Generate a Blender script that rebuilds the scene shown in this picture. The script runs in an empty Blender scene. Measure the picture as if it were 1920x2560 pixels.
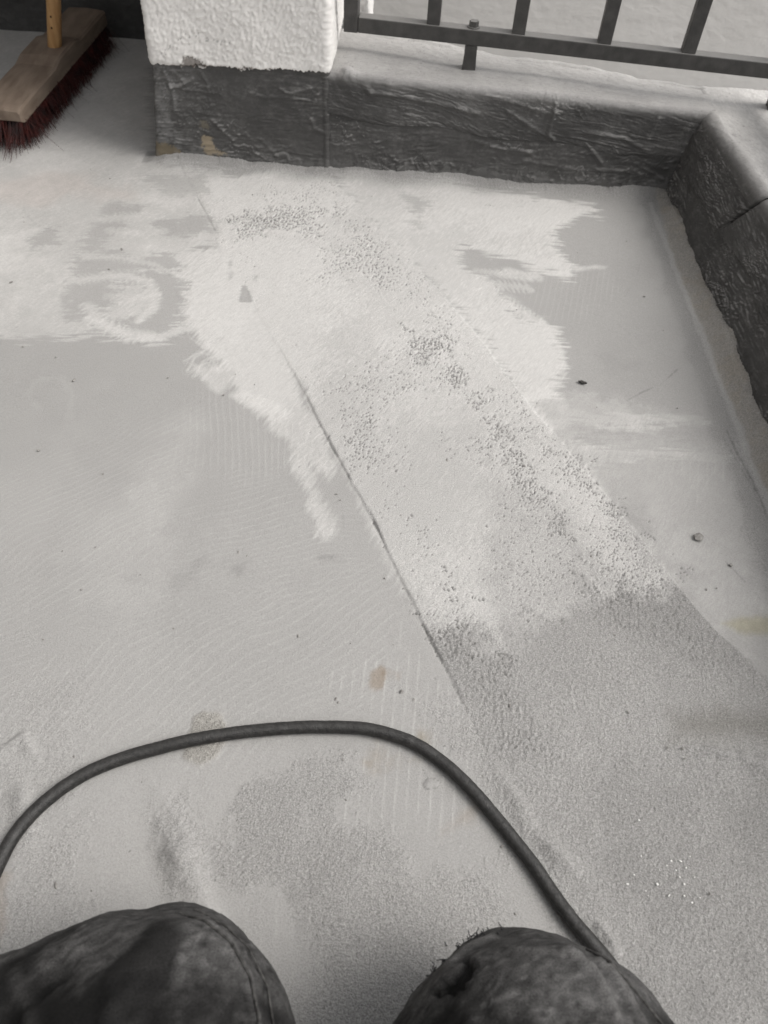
import bpy, bmesh, math, random
import numpy as np
from mathutils import Vector, Matrix

SC = bpy.context.scene
COL = SC.collection
rad = math.radians

# ------------------------------------------------------------------ camera
cam_data = bpy.data.cameras.new('camera')
cam_data.sensor_fit = 'VERTICAL'
cam_data.sensor_height = 36.0
cam_data.lens = 27.04
cam_data.clip_start = 0.02
cam_data.clip_end = 200.0
cam_data.dof.use_dof = True
cam_data.dof.focus_distance = 0.80
cam_data.dof.aperture_fstop = 9.0
cam = bpy.data.objects.new('camera', cam_data)
COL.objects.link(cam)
cam.matrix_world = (Matrix.Translation((0, 0, 0.7)) @ Matrix.Rotation(rad(38.7), 4, 'X')
                    @ Matrix.Rotation(rad(4.0), 4, 'Z'))
SC.camera = cam

# ------------------------------------------------------------------ light
SUN_AZ = Vector((0.96, -0.08))           # towards the sun, in plan
SUN_EL = 50.0
world = bpy.data.worlds.new('World')
SC.world = world
world.use_nodes = True
wn = world.node_tree
wn.nodes.clear()
sky = wn.nodes.new('ShaderNodeTexSky')
sky.sky_type = 'NISHITA'
sky.sun_disc = False
sky.sun_elevation = rad(SUN_EL)
sky.sun_rotation = math.atan2(SUN_AZ.x, SUN_AZ.y)
sky.dust_density = 3.0
hs = wn.nodes.new('ShaderNodeHueSaturation')    # overcast: nearly colourless sky
hs.inputs['Saturation'].default_value = 0.10
bg = wn.nodes.new('ShaderNodeBackground')
bg.inputs['Strength'].default_value = 0.13
wo = wn.nodes.new('ShaderNodeOutputWorld')
wn.links.new(sky.outputs[0], hs.inputs['Color'])
wn.links.new(hs.outputs[0], bg.inputs['Color'])
wn.links.new(bg.outputs[0], wo.inputs['Surface'])
sun_data = bpy.data.lights.new('sun', 'SUN')
sun_data.energy = 1.2
sun_data.angle = rad(34)
sun_data.color = (1.0, 0.955, 0.90)
sun = bpy.data.objects.new('sun', sun_data)
COL.objects.link(sun)
sd = Vector((SUN_AZ.x * math.cos(rad(SUN_EL)), SUN_AZ.y * math.cos(rad(SUN_EL)), math.sin(rad(SUN_EL))))
sun.rotation_euler = sd.to_track_quat('Z', 'Y').to_euler()
vs = SC.view_settings
vs.view_transform = 'Standard'
vs.look = 'None'
vs.exposure = 0.74
vs.gamma = 1.0
vs.use_curve_mapping = False

# ------------------------------------------------------------------ noise tools
def field(lo, hi, seed, n=1024, beta=0.0, ax=1.0, ay=1.0):
    """tileable random field, wavelengths lo..hi (fractions of the tile), unit variance"""
    r = np.random.default_rng(seed)
    f = np.fft.rfft2(r.standard_normal((n, n)))
    ky = np.fft.fftfreq(n)[:, None] * n * ay
    kx = np.fft.rfftfreq(n)[None, :] * n * ax
    k = np.sqrt(kx * kx + ky * ky)
    k[0, 0] = 1e9
    a = np.exp(-(k * lo) ** 2) * (1 - np.exp(-(k * hi) ** 2)) * k ** (-beta)
    g = np.fft.irfft2(f * a, s=(n, n))
    g -= g.mean()
    return (g / g.std()).astype(np.float32)

def samp(t, x, y, size):
    n = t.shape[0]
    u = np.asarray(x) / size * n
    v = np.asarray(y) / size * n
    i = np.floor(u).astype(np.int64); j = np.floor(v).astype(np.int64)
    fu = (u - i).astype(np.float32); fv = (v - j).astype(np.float32)
    i0 = i % n; i1 = (i + 1) % n; j0 = j % n; j1 = (j + 1) % n
    return ((t[j0, i0] * (1 - fu) + t[j0, i1] * fu) * (1 - fv)
            + (t[j1, i0] * (1 - fu) + t[j1, i1] * fu) * fv)

FBM = field(0.004, 3.0, 1, beta=1.35)
FBM2 = field(0.004, 3.0, 2, beta=1.35)
FBM3 = field(0.003, 3.0, 3, beta=1.1)
LUMP = field(0.012, 0.03, 4)            # lumps of about 1/30 of the tile
LUMP2 = field(0.009, 0.02, 5)
STREAK = field(0.003, 0.08, 6, ax=14.0, ay=1.0)    # long in x
STREAK2 = field(0.004, 0.15, 7, ax=9.0, ay=1.0)
FBM4 = field(0.010, 3.0, 21, beta=1.75)     # smooth outlines
FBM5 = field(0.020, 3.0, 22, beta=1.75)
STREAK3 = field(0.011, 0.25, 23, ax=9.0, ay=1.0)
GRIT = field(0.008, 0.06, 31, beta=0.7)
WHITE = field(0.0012, 0.004, 8)

def sstep(a, b, x):
    t = np.clip((x - a) / (b - a), 0, 1)
    return t * t * (3 - 2 * t)

def poly_sd(pts, x, y):
    """signed distance to a polygon, positive inside"""
    p = np.array(pts); n = len(p)
    d = np.full(x.shape, 1e9); ins = np.zeros(x.shape, bool)
    for k in range(n):
        ax, ay = p[k]; bx, by = p[(k + 1) % n]
        ex, ey = bx - ax, by - ay
        t = np.clip(((x - ax) * ex + (y - ay) * ey) / (ex * ex + ey * ey + 1e-12), 0, 1)
        d = np.minimum(d, (x - ax - t * ex) ** 2 + (y - ay - t * ey) ** 2)
        c = ((ay > y) != (by > y)) & (x < (bx - ax) * (y - ay) / (by - ay + 1e-12) + ax)
        ins ^= c
    d = np.sqrt(d)
    return np.where(ins, d, -d)

def line_d(pts, x, y):
    """distance to a polyline and signed side (+ left of travel)"""
    d = np.full(x.shape, 1e9); sg = np.zeros(x.shape); al = np.zeros(x.shape); L = 0
    for (ax, ay), (bx, by) in zip(pts[:-1], pts[1:]):
        ex, ey = bx - ax, by - ay
        l = math.hypot(ex, ey)
        t = np.clip(((x - ax) * ex + (y - ay) * ey) / (l * l + 1e-12), 0, 1)
        dd = np.hypot(x - ax - t * ex, y - ay - t * ey)
        m = dd < d
        d = np.where(m, dd, d)
        sg = np.where(m, np.sign(ex * (y - ay) - ey * (x - ax)), sg)
        al = np.where(m, L + t * l, al)
        L += l
    return d, sg, al

# ------------------------------------------------------------------ mesh tools
def mesh_from(name, V, Fq, smooth=True):
    """V (n,3) float, Fq (m,4) or (m,3) int arrays"""
    me = bpy.data.meshes.new(name)
    V = np.asarray(V, np.float32); Fq = np.asarray(Fq, np.int32)
    k = Fq.shape[1]
    me.vertices.add(len(V)); me.vertices.foreach_set('co', V.ravel())
    me.loops.add(Fq.size); me.loops.foreach_set('vertex_index', Fq.ravel())
    me.polygons.add(len(Fq))
    me.polygons.foreach_set('loop_start', np.arange(0, Fq.size, k, dtype=np.int32))
    me.polygons.foreach_set('loop_total', np.full(len(Fq), k, np.int32))
    me.polygons.foreach_set('use_smooth', np.full(len(Fq), smooth, bool))
    me.update(); me.validate()
    return me

def grid_faces(nu, nv):
    """vertex index = j*nu+i"""
    i, j = np.meshgrid(np.arange(nu - 1), np.arange(nv - 1))
    a = (j * nu + i).ravel()
    return np.stack([a, a + 1, a + 1 + nu, a + nu], 1)

def set_col(me, rgb, grain=None):
    a = me.attributes.new('albedo', 'FLOAT_COLOR', 'POINT')
    c = np.ones((len(me.vertices), 4), np.float32); c[:, :3] = rgb
    a.data.foreach_set('color', c.ravel())
    g = me.attributes.new('grain', 'FLOAT', 'POINT')
    g.data.foreach_set('value', np.asarray(np.ones(len(me.vertices)) if grain is None else grain, np.float32).ravel())

def link(name, me, mat=None, parent=None, **kw):
    o = bpy.data.objects.new(name, me)
    COL.objects.link(o)
    if mat is not None and me is not None: me.materials.append(mat)
    if parent is not None: o.parent = parent
    for k, v in kw.items(): o[k] = v
    return o

def empty(name, loc, label, cat, group=None):
    o = bpy.data.objects.new(name, None); COL.objects.link(o)
    o.location = loc; o['label'] = label; o['category'] = cat
    o.empty_display_size = 0.05
    if group: o['group'] = group
    bpy.context.view_layer.update()
    return o

def under(o, parent):
    """parent while keeping world coordinates baked in the mesh"""
    o.parent = parent
    o.matrix_parent_inverse = Matrix.Translation(-Vector(parent.location))
    return o

def bm_mesh(name, bm, smooth=False):
    bm.normal_update()
    me = bpy.data.meshes.new(name); bm.to_mesh(me); bm.free()
    for p in me.polygons: p.use_smooth = smooth
    return me

def box(bm, c, s, rot=None, bev=0.0, seg=2):
    r = bmesh.ops.create_cube(bm, size=1.0)
    vs_ = r['verts']
    for v in vs_: v.co = Vector((v.co.x * s[0], v.co.y * s[1], v.co.z * s[2]))
    if bev > 0:
        es = {e for v in vs_ for e in v.link_edges}
        rb = bmesh.ops.bevel(bm, geom=list(es), offset=bev, segments=seg, affect='EDGES', profile=0.5)
        vs_ = list({v for f in rb['faces'] for v in f.verts} | {v for v in vs_ if v.is_valid})
    M = Matrix.Translation(c) @ (rot if rot is not None else Matrix.Identity(4))
    bmesh.ops.transform(bm, matrix=M, verts=vs_)
    return vs_

def tube_arrays(path, radii, ns=12, closed_ends=True):
    P = np.array(path, float); n = len(P)
    R_ = np.broadcast_to(np.asarray(radii, float), (n,))
    T = np.gradient(P, axis=0); T /= np.linalg.norm(T, axis=1)[:, None] + 1e-12
    ref = np.array([0, 0, 1.0]) if abs(T[0, 2]) < 0.9 else np.array([1.0, 0, 0])
    V = []
    nrm = np.cross(T[0], ref); nrm /= np.linalg.norm(nrm)
    for i in range(n):
        nrm = nrm - T[i] * nrm.dot(T[i]); nrm /= np.linalg.norm(nrm)
        b = np.cross(T[i], nrm)
        a = np.arange(ns) / ns * 2 * np.pi
        V.append(P[i] + R_[i] * (np.cos(a)[:, None] * nrm + np.sin(a)[:, None] * b))
    V = np.concatenate(V)
    F_ = []
    for i in range(n - 1):
        for k in range(ns):
            k2 = (k + 1) % ns
            F_.append((i * ns + k, i * ns + k2, (i + 1) * ns + k2, (i + 1) * ns + k))
    return V, np.array(F_)

# ------------------------------------------------------------------ materials
def new_mat(name):
    m = bpy.data.materials.new(name); m.use_nodes = True
    nt = m.node_tree
    return m, nt, nt.nodes['Principled BSDF']

def attr_mat(name, rough=0.85, grain_scale=700.0, grain_col=0.10, bump=0.35, bump_dist=0.0006, spec=0.25, speck=0.0):
    """vertex albedo x fine procedural grain, with fine relief driven by the grain attribute"""
    m, nt, p = new_mat(name)
    N = nt.nodes.new; L = nt.links.new
    at = N('ShaderNodeAttribute'); at.attribute_name = 'albedo'
    ag = N('ShaderNodeAttribute'); ag.attribute_name = 'grain'
    tc = N('ShaderNodeTexCoord')
    n1 = N('ShaderNodeTexNoise'); n1.inputs['Scale'].default_value = grain_scale; n1.inputs['Detail'].default_value = 3.0
    n1.inputs['Roughness'].default_value = 0.65
    L(tc.outputs['Object'], n1.inputs['Vector'])
    mr = N('ShaderNodeMapRange'); mr.inputs['From Min'].default_value = 0.3; mr.inputs['From Max'].default_value = 0.7
    mr.inputs['To Min'].default_value = 1 - grain_col; mr.inputs['To Max'].default_value = 1 + grain_col
    L(n1.outputs['Fac'], mr.inputs['Value'])
    mix = N('ShaderNodeMixRGB'); mix.blend_type = 'MULTIPLY'
    L(ag.outputs['Fac'], mix.inputs['Fac'])
    L(at.outputs['Color'], mix.inputs['Color1']); L(mr.outputs[0], mix.inputs['Color2'])
    out = mix.outputs[0]
    L(out, p.inputs['Base Color'])
    bp = N('ShaderNodeBump'); bp.inputs['Distance'].default_value = bump_dist
    mu = N('ShaderNodeMath'); mu.operation = 'MULTIPLY'; mu.inputs[1].default_value = bump
    L(ag.outputs['Fac'], mu.inputs[0]); L(mu.outputs[0], bp.inputs['Strength'])
    L(n1.outputs['Fac'], bp.inputs['Height']); L(bp.outputs[0], p.inputs['Normal'])
    p.inputs['Roughness'].default_value = rough
    p.inputs['Specular IOR Level'].default_value = spec
    return m

def noise_mat(name, c1, c2, scale=20.0, rough=0.8, bump=0.2, bump_scale=80.0, stretch=(1, 1, 1), spec=0.3, detail=5.0):
    m, nt, p = new_mat(name)
    N = nt.nodes.new; L = nt.links.new
    tc = N('ShaderNodeTexCoord'); mp = N('ShaderNodeMapping'); mp.inputs['Scale'].default_value = stretch
    L(tc.outputs['Object'], mp.inputs['Vector'])
    n1 = N('ShaderNodeTexNoise'); n1.inputs['Scale'].default_value = scale; n1.inputs['Detail'].default_value = detail
    L(mp.outputs[0], n1.inputs['Vector'])
    cr = N('ShaderNodeValToRGB')
    cr.color_ramp.elements[0].position = 0.35; cr.color_ramp.elements[1].position = 0.68
    cr.color_ramp.elements[0].color = (*c1, 1); cr.color_ramp.elements[1].color = (*c2, 1)
    L(n1.outputs['Fac'], cr.inputs['Fac']); L(cr.outputs[0], p.inputs['Base Color'])
    n2 = N('ShaderNodeTexNoise'); n2.inputs['Scale'].default_value = bump_scale; n2.inputs['Detail'].default_value = 4
    L(mp.outputs[0], n2.inputs['Vector'])
    bp = N('ShaderNodeBump'); bp.inputs['Strength'].default_value = bump; bp.inputs['Distance'].default_value = 0.002 if bump < 0.95 else 0.004
    L(n2.outputs['Fac'], bp.inputs['Height']); L(bp.outputs[0], p.inputs['Normal'])
    p.inputs['Roughness'].default_value = rough
    p.inputs['Specular IOR Level'].default_value = spec
    return m

WARM = np.array([1.0, 0.978, 0.945])

M_FLOOR = attr_mat('floor_coating', 0.82, 640.0, 0.30, 1.0, 0.0016)
M_MEMBRANE = attr_mat('waterproof_membrane', 0.62, 800.0, 0.16, 0.6, 0.0006, 0.35)
M_STUCCO = attr_mat('white_stucco', 0.9, 1200.0, 0.06, 0.5, 0.0004)
M_CONCRETE = noise_mat('raw_concrete', (0.20, 0.195, 0.185), (0.30, 0.29, 0.275), 14)
M_PLASTER = noise_mat('white_plaster', (0.66, 0.645, 0.62), (0.74, 0.725, 0.70), 6, 0.9, 0.15, 60)
M_FACADE = noise_mat('grey_render', (0.60, 0.58, 0.555), (0.66, 0.64, 0.615), 3, 0.9, 1.0, 32, stretch=(0.6, 1, 1))
M_LOW_BOUNCE = noise_mat('low_bounce_paint', (0.17, 0.16, 0.15), (0.22, 0.21, 0.195), 3)  # kept dark so the unseen surfaces bounce less light into the recess
M_METAL = noise_mat('anthracite_paint', (0.046, 0.044, 0.042), (0.072, 0.069, 0.065), 60, 0.5, 0.25, 350, spec=0.4)
def dust_top(m, col, amt):
    nt = m.node_tree; N = nt.nodes.new; L = nt.links.new
    p = nt.nodes['Principled BSDF']; src = p.inputs['Base Color'].links[0].from_socket
    ge = N('ShaderNodeNewGeometry'); sx = N('ShaderNodeSeparateXYZ'); L(ge.outputs['True Normal'], sx.inputs[0])
    mr = N('ShaderNodeMapRange'); mr.inputs['From Min'].default_value = 0.3; mr.inputs['From Max'].default_value = 0.95; mr.inputs['To Max'].default_value = amt
    L(sx.outputs['Z'], mr.inputs['Value'])
    mx = N('ShaderNodeMixRGB'); L(mr.outputs[0], mx.inputs['Fac']); L(src, mx.inputs['Color1']); mx.inputs['Color2'].default_value = (*col, 1)
    L(mx.outputs[0], p.inputs['Base Color'])
dust_top(M_METAL, (0.30, 0.29, 0.275), 0.55)
M_HOSE = noise_mat('dusty_black_rubber', (0.010, 0.0098, 0.0096), (0.036, 0.0345, 0.033), 300, 0.48, 0.35, 700, spec=0.35, detail=8)
dust_top(M_HOSE, (0.10, 0.097, 0.093), 0.18)
M_WOOD = noise_mat('worn_wood', (0.15, 0.112, 0.085), (0.23, 0.18, 0.14), 14, 0.8, 0.25, 120, stretch=(4, 1, 4))
M_HANDLE = noise_mat('varnished_handle', (0.33, 0.18, 0.075), (0.45, 0.27, 0.12), 18, 0.55, 0.1, 60, stretch=(8, 8, 0.7))
M_KNOT = noise_mat('dark_knot', (0.03, 0.015, 0.01), (0.05, 0.02, 0.012), 50)
M_BRISTLE = noise_mat('dark_red_bristle', (0.012, 0.004, 0.004), (0.085, 0.014, 0.010), 60, 0.5, 0.0, 50, spec=0.4)

# ------------------------------------------------------------------ floor
def build_floor():
    xs = np.concatenate([np.linspace(-2.2, -1.02, 40), np.linspace(-1.0, -0.36, 250), np.linspace(-0.358, 0.50, 640), [0.53, 0.6, 0.7]])
    ys = [-0.03]
    while ys[-1] < 1.9: ys.append(ys[-1] + 0.00115 * (1 + 0.95 * max(ys[-1], 0)))
    ys = np.concatenate([np.linspace(-1.8, -0.05, 50), ys, [1.95]])
    X, Y = np.meshgrid(xs, ys)
    sh = X.shape
    X = X.ravel(); Y = Y.ravel()
    a = np.full(X.shape, 0.322)                # albedo
    h = np.zeros(X.shape)                      # height
    g = np.full(X.shape, 0.22)                 # grain
    tint = np.tile(WARM, (len(X), 1))
    f1 = samp(FBM4, X, Y, 1.3); f2 = samp(FBM5, X, Y, 0.5); f3 = samp(FBM4, X + 0.4, Y, 0.16)
    a *= 1 + 0.022 * f1 + 0.018 * f2
    a *= 1 + 0.010 * samp(LUMP, X, Y, 0.11)
    h += 0.0006 * f1 + 0.00008 * f3

    def region(pts, feather=0.006, amp=0.006, size=0.25, tex=FBM4, amp2=0.0, dirn=None, bias=0.0):
        p = np.array(pts); mg = feather + 3 * amp + 0.01
        m = (X > p[:, 0].min() - mg) & (X < p[:, 0].max() + mg) & (Y > p[:, 1].min() - mg) & (Y < p[:, 1].max() + mg)
        i = np.nonzero(m)[0]
        s = poly_sd(pts, X[i], Y[i]) + bias + amp * samp(tex, X[i], Y[i], size)
        if dirn is not None:                   # brushed, ragged edge: noise stretched along dirn
            c, q = math.cos(dirn), math.sin(dirn)
            s += amp2 * samp(STREAK3, X[i] * c + Y[i] * q, -X[i] * q + Y[i] * c, 0.42)
        return i, sstep(-feather, feather, s)

    def stroke(pts, width, feather=0.004, amp=0.003, size=0.2):
        p = np.array(pts); mg = width + feather + 3 * amp + 0.01
        m = (X > p[:, 0].min() - mg) & (X < p[:, 0].max() + mg) & (Y > p[:, 1].min() - mg) & (Y < p[:, 1].max() + mg)
        i = np.nonzero(m)[0]
        d, sg, al = line_d(pts, X[i], Y[i])
        s = width - d + amp * samp(FBM4, X[i], Y[i], size)
        return i, sstep(-feather, feather, s), d, sg, al

    W = np.zeros(X.shape)                      # white skim coat
    def add_w(i, v): W[i] = 1 - (1 - W[i]) * (1 - v)

    # ---- trowel comb lines in the grey coat
    def comb(pts, ang, spacing, amt, seed, wob=0.012, sharp=0.35, feather=0.03):
        i, m = region(pts, feather, 0.02, 0.4, FBM)
        c, q = math.cos(ang), math.sin(ang)
        u = -X[i] * q + Y[i] * c + wob * samp(FBM5, X[i] + seed, Y[i], 1.7)
        ph = u / spacing
        w = np.abs((ph % 1.0) - 0.5) * 2
        ln = sstep(1 - sharp, 1.0, w) * (0.5 + 0.5 * sstep(-0.8, 0.6, samp(STREAK2, X[i] * c + Y[i] * q, u, 0.5)))
        a[i] *= 1 + 2.4 * amt * m * ln
        h[i] += 0.00016 * m * ln
    comb([(-0.4797,0.5565),(-0.3844,0.6327),(-0.2647,0.7101),(-0.2277,0.6168),(-0.2394,0.5435),(-0.2371,0.4241),(-0.3547,0.3046),(-0.3806,0.3027)], 0.70, 0.0086, 0.046, 0.1, 0.02)
    comb([(-0.2477,0.5566),(-0.1091,0.6128),(-0.0484,0.5606),(-0.0118,0.4975),(-0.0575,0.4389),(-0.2357,0.4185)], 0.28, 0.0086, 0.046, 0.4, 0.018)
    comb([(-0.2385,0.4298),(-0.011,0.485),(0.042,0.4241),(0.0132,0.3226),(-0.1194,0.2802),(-0.332,0.2429),(-0.3582,0.314)], 0.76, 0.0090, 0.042, 0.7, 0.02)
    comb([(-0.2674,0.8103),(-0.2003,0.7887),(-0.1693,0.7111),(-0.1068,0.6398),(-0.11,0.6203),(-0.2332,0.6163)], 1.72, 0.0085, 0.06, 0.3, 0.006)
    comb([(0.0314,0.4462),(0.048,0.4161),(0.1093,0.2877),(0.1104,0.2485),(0.0847,0.2062),(-0.0004,0.2004),(-0.0009,0.3313)], 1.50, 0.0105, 0.095, 0.2, 0.002, 0.28, 0.012)
    comb([(-0.0935,0.1289),(-0.0493,0.1385),(-0.0238,0.1132),(-0.0359,0.0899),(-0.0724,0.0909)], 1.75, 0.0125, 0.05, 0.5, 0.006)
    comb([(0.3519,0.6834),(0.4451,0.6803),(0.4268,0.6514),(0.3529,0.656)], 1.35, 0.010, 0.06, 0.5, 0.004, 0.3, 0.01)
    comb([(0.2383,1.0912),(0.3386,1.0654),(0.2948,0.9439),(0.185,0.9426)], 1.35, 0.0085, 0.04, 0.5, 0.004, 0.4, 0.02)

    # ---- white skim coat over the strip and round it
    i, m = region([(-0.2626,1.3082),(-0.1495,1.3288),(-0.0929,1.2446),(0.009,1.0762),(0.0683,0.9858),(0.1219,0.8824),(0.1802,0.7646),(0.2424,0.6542),(0.2892,0.5604),(0.322,0.5013),(0.3092,0.4691),(0.2724,0.4601),(0.2405,0.4459),(0.1741,0.4234),(0.1324,0.4201),(0.1264,0.3922),(0.1101,0.4072),(0.086,0.4136),(0.0572,0.3922),(0.0445,0.4214),(-0.0157,0.5566),(-0.0682,0.6536),(-0.0902,0.6978),(-0.131,0.7866),(-0.1396,0.7951),(-0.1183,0.7335),(-0.0902,0.6978),(-0.0818,0.6739),(-0.0642,0.6246),(-0.0702,0.6053),(-0.0877,0.6224),(-0.097,0.6291),(-0.0775,0.5791),(-0.0594,0.529),(-0.066,0.5218),(-0.0914,0.5672),(-0.1139,0.6237),(-0.1208,0.6597),(-0.1474,0.6839),(-0.1706,0.7196),(-0.1987,0.7431),(-0.2187,0.7868),(-0.2651,0.8303),(-0.2849,0.8636),(-0.3091,0.9087),(-0.3301,0.9861),(-0.339,1.0528),(-0.2905,1.0652),(-0.2929,1.0977),(-0.3587,1.2551)],
                  0.0075, 0.0024, 0.18, FBM4, 0.0026, 1.2, 0.0030)
    ds = samp(LUMP, X[i], Y[i] * 0.8, 0.17) + 0.6 * samp(LUMP2, X[i], Y[i], 0.22) + 0.7 * samp(FBM4, X[i], Y[i], 0.12)
    bd, _, _ = line_d([(0.0446,0.4158),(0.0572,0.3911),(0.086,0.4119),(0.1101,0.4061),(0.1264,0.3912),(0.1323,0.419),(0.174,0.4223),(0.2403,0.4447),(0.2722,0.4589),(0.309,0.4679),(0.3229,0.5007),(0.2892,0.5604)], X[i], Y[i])
    m = m * sstep(-0.25, 0.55, bd / 0.036 + 0.36 * ds + 0.15)
    low, lm = region([(0.1153,0.6188),(0.1767,0.6096),(0.2405,0.4876),(0.2405,0.4459),(0.1349,0.4231),(0.1118,0.4768)], 0.03, 0.015)
    lw = np.zeros(X.shape); lw[low] = lm
    m = m * (1 - lw[i] * sstep(-0.9, 0.9, ds) * 0.75)
    add_w(i, 0.92 * m * (1 - 0.30 * sstep(0.95, 0.62, Y[i])))
    i, m = region([(-0.1495,1.3288),(0.0831,1.3233),(0.2216,1.2865),(0.3356,1.2861),(0.3351,1.2483),(0.2763,1.2187),(0.2381,1.1852),(0.2745,1.0828),(0.264,1.0504),(0.2079,1.0812),(0.1051,1.114),(0.0973,1.0805),(0.1541,1.0253),(0.1782,0.9418),(0.2127,0.9457),(0.2356,0.8948),(0.2315,0.8341),(0.2133,0.7852),(0.1802,0.7646),(0.0683,0.9858),(-0.0929,1.2446)],
                  0.008, 0.004, 0.25, FBM4, 0.007, 0.05)
    add_w(i, 0.85 * m)
    i, m = region([(0.1807,0.7728),(0.2141,0.7945),(0.236,0.7605),(0.2784,0.7541),(0.3403,0.7577),(0.4085,0.7601),(0.4171,0.7479),(0.3905,0.7307),(0.3354,0.727),(0.2748,0.7253),(0.24,0.739),(0.2318,0.7169),(0.2652,0.6953),(0.3894,0.695),(0.448,0.6926),(0.4207,0.6756),(0.3459,0.6828),(0.2663,0.6556),(0.247,0.6385)],
                  0.004, 0.003, 0.2, FBM4, 0.004, 0.0)
    add_w(i, 0.50 * m * (0.45 + 0.55 * sstep(-1.0, 0.8, samp(FBM4, X[i], Y[i] * 2, 0.18))))
    # sandy pale area, upper left
    i, m = region([(-1.3545,1.8903),(-0.6003,1.9189),(-0.4574,1.3306),(-0.3277,1.3041),(-0.2736,1.0935),(-0.3144,1.0752),(-0.339,1.0528),(-0.3349,0.9855),(-0.3158,0.9301),(-0.3032,0.8878),(-0.3375,0.8374),(-0.4482,0.8405),(-0.5055,0.8191),(-0.782,0.7859)],
                  0.008, 0.006, 0.3, FBM4, 0.008, 0.1)
    add_w(i, (0.62 + 0.10 * samp(FBM2, X[i], Y[i], 0.3)) * m)
    i, m = region([(-0.4673,1.2718),(-0.3253,1.2914),(-0.3085,1.201),(-0.3453,1.1528),(-0.4194,1.1433),(-0.49,1.2067)], 0.02, 0.01)
    add_w(i, 0.3 * m)
    # pale haze of skim on the right and lower left
    i, m = region([(0.1345,0.8634),(0.244,0.7792),(0.4285,0.711),(0.4498,0.6054),(0.3883,0.3605),(0.3198,0.5005)], 0.03, 0.02, 0.4, FBM)
    add_w(i, 0.33 * m * (0.6 + 0.4 * sstep(-1, 1, samp(FBM2, X[i], Y[i], 0.35))))
    for pts, v in (([(-0.2709,0.7908),(-0.2494,0.7836),(-0.2269,0.7907),(-0.2216,0.7753),(-0.2294,0.7444),(-0.2396,0.7496),(-0.2528,0.7692)], 0.55), ([(-0.2069,0.7378),(-0.1554,0.7386),(-0.121,0.7074),(-0.1428,0.6926),(-0.1825,0.7184)], 0.6),
                   ([(0.1419,1.0924),(0.1487,1.074),(0.2136,1.0567),(0.2054,1.0435),(0.1479,1.0526)], 0.5), ([(0.1671,0.9972),(0.2058,0.9449),(0.2188,0.9354),(0.185,0.9426)], 0.6),
                   ([(0.2676,1.0884),(0.31,1.1025),(0.3278,1.0956),(0.3189,1.0844),(0.2732,1.0701)], 0.7), ([(0.2362,1.0657),(0.253,1.0491),(0.2716,1.0537),(0.2541,1.0616)], 0.6),
                   
                   ):
        i, m = region(pts, 0.006, 0.004, 0.2); add_w(i, v * m)

    for pts, v in (([(-0.428,0.6443),(-0.3859,0.6564),(-0.3535,0.6049),(-0.3527,0.5471),(-0.3929,0.5717)], 0.16), ([(-0.29,0.6418),(-0.2502,0.6697),(-0.2332,0.6163),(-0.2583,0.5556),(-0.299,0.61)], 0.16),
                   ([(-0.3395,0.5209),(-0.2846,0.5532),(-0.2499,0.477),(-0.26,0.3996),(-0.3107,0.4414)], 0.16), ([(-0.1556,0.6236),(-0.11,0.6203),(-0.0912,0.5568),(-0.1349,0.5598)], 0.08)):
        i, m = region(pts, 0.035, 0.02, 0.25); add_w(i, v * m)
    # grey patches left bare
    def cut(pts, v=0.85, dirn=0.15, fe=0.008, am=0.005, am2=0.005):
        i, m = region(pts, fe, am, 0.22, FBM3, am2, dirn); W[i] *= 1 - v * m
    cut([(-0.4965,1.1333),(-0.4897,1.1771),(-0.453,1.1849),(-0.4412,1.1689),(-0.4471,1.1327),(-0.4671,1.0693),(-0.4809,1.0166),(-0.4985,1.0396),(-0.503,1.0913)])
    cut([(-0.4981,1.0145),(-0.4531,1.0452),(-0.4048,1.0258),(-0.3884,1.0468),(-0.3482,1.0453),(-0.3436,1.0086),(-0.365,0.9939),(-0.3781,1.0044),(-0.4063,0.977),(-0.462,0.9764)])
    cut([(-0.4912,1.0153),(-0.4498,1.0204),(-0.4144,0.9299),(-0.4221,0.8851),(-0.4638,0.8698),(-0.4866,0.9216)])
    cut([(-0.4271,0.9512),(-0.385,1.0036),(-0.3478,0.9959),(-0.3276,0.9746),(-0.3032,0.8878),(-0.3114,0.8504),(-0.3375,0.8374),(-0.3952,0.8361),(-0.426,0.8532),(-0.4192,0.8748),(-0.3678,0.8806),(-0.3588,0.9251),(-0.3831,0.968)])
    cut([(-0.5909,1.0669),(-0.5549,1.0914),(-0.5337,1.048),(-0.5733,1.0367)])
    cut([(-0.4014,1.1316),(-0.3468,1.1597),(-0.3193,1.1562),(-0.3003,1.117),(-0.3282,1.1067),(-0.3847,1.0928)])
    cut([(-0.4673,1.2718),(-0.3587,1.2949),(-0.3333,1.2277),(-0.4046,1.2106),(-0.4346,1.237)], 0.6)
    cut([(-0.2382,0.9734),(-0.2329,0.9834),(-0.2127,0.9363),(-0.2348,0.9338)], 0.9, 0.1, 0.002, 0.0008, 0.001)
    for q in ([(-0.2694,1.0298),(-0.266,1.039),(-0.2596,1.0273),(-0.2637,1.0182)], [(-0.263,1.0024),(-0.258,1.0067),(-0.2521,0.9929),(-0.2588,0.9874)], [(-0.2252,1.0009),(-0.2188,1.0053),(-0.2161,0.9924),(-0.223,0.9916)]):
        cut(q, 0.6, 0.1, 0.004, 0.002, 0.0)
    cut([(-0.0073,1.2637),(0.0387,1.2621),(0.0356,1.2167),(0.0243,1.1935),(0.0078,1.2205)], 0.7)
    cut([(0.0054,1.1768),(0.0208,1.1816),(0.025,1.1694),(0.0098,1.1632)], 0.5)
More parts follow.
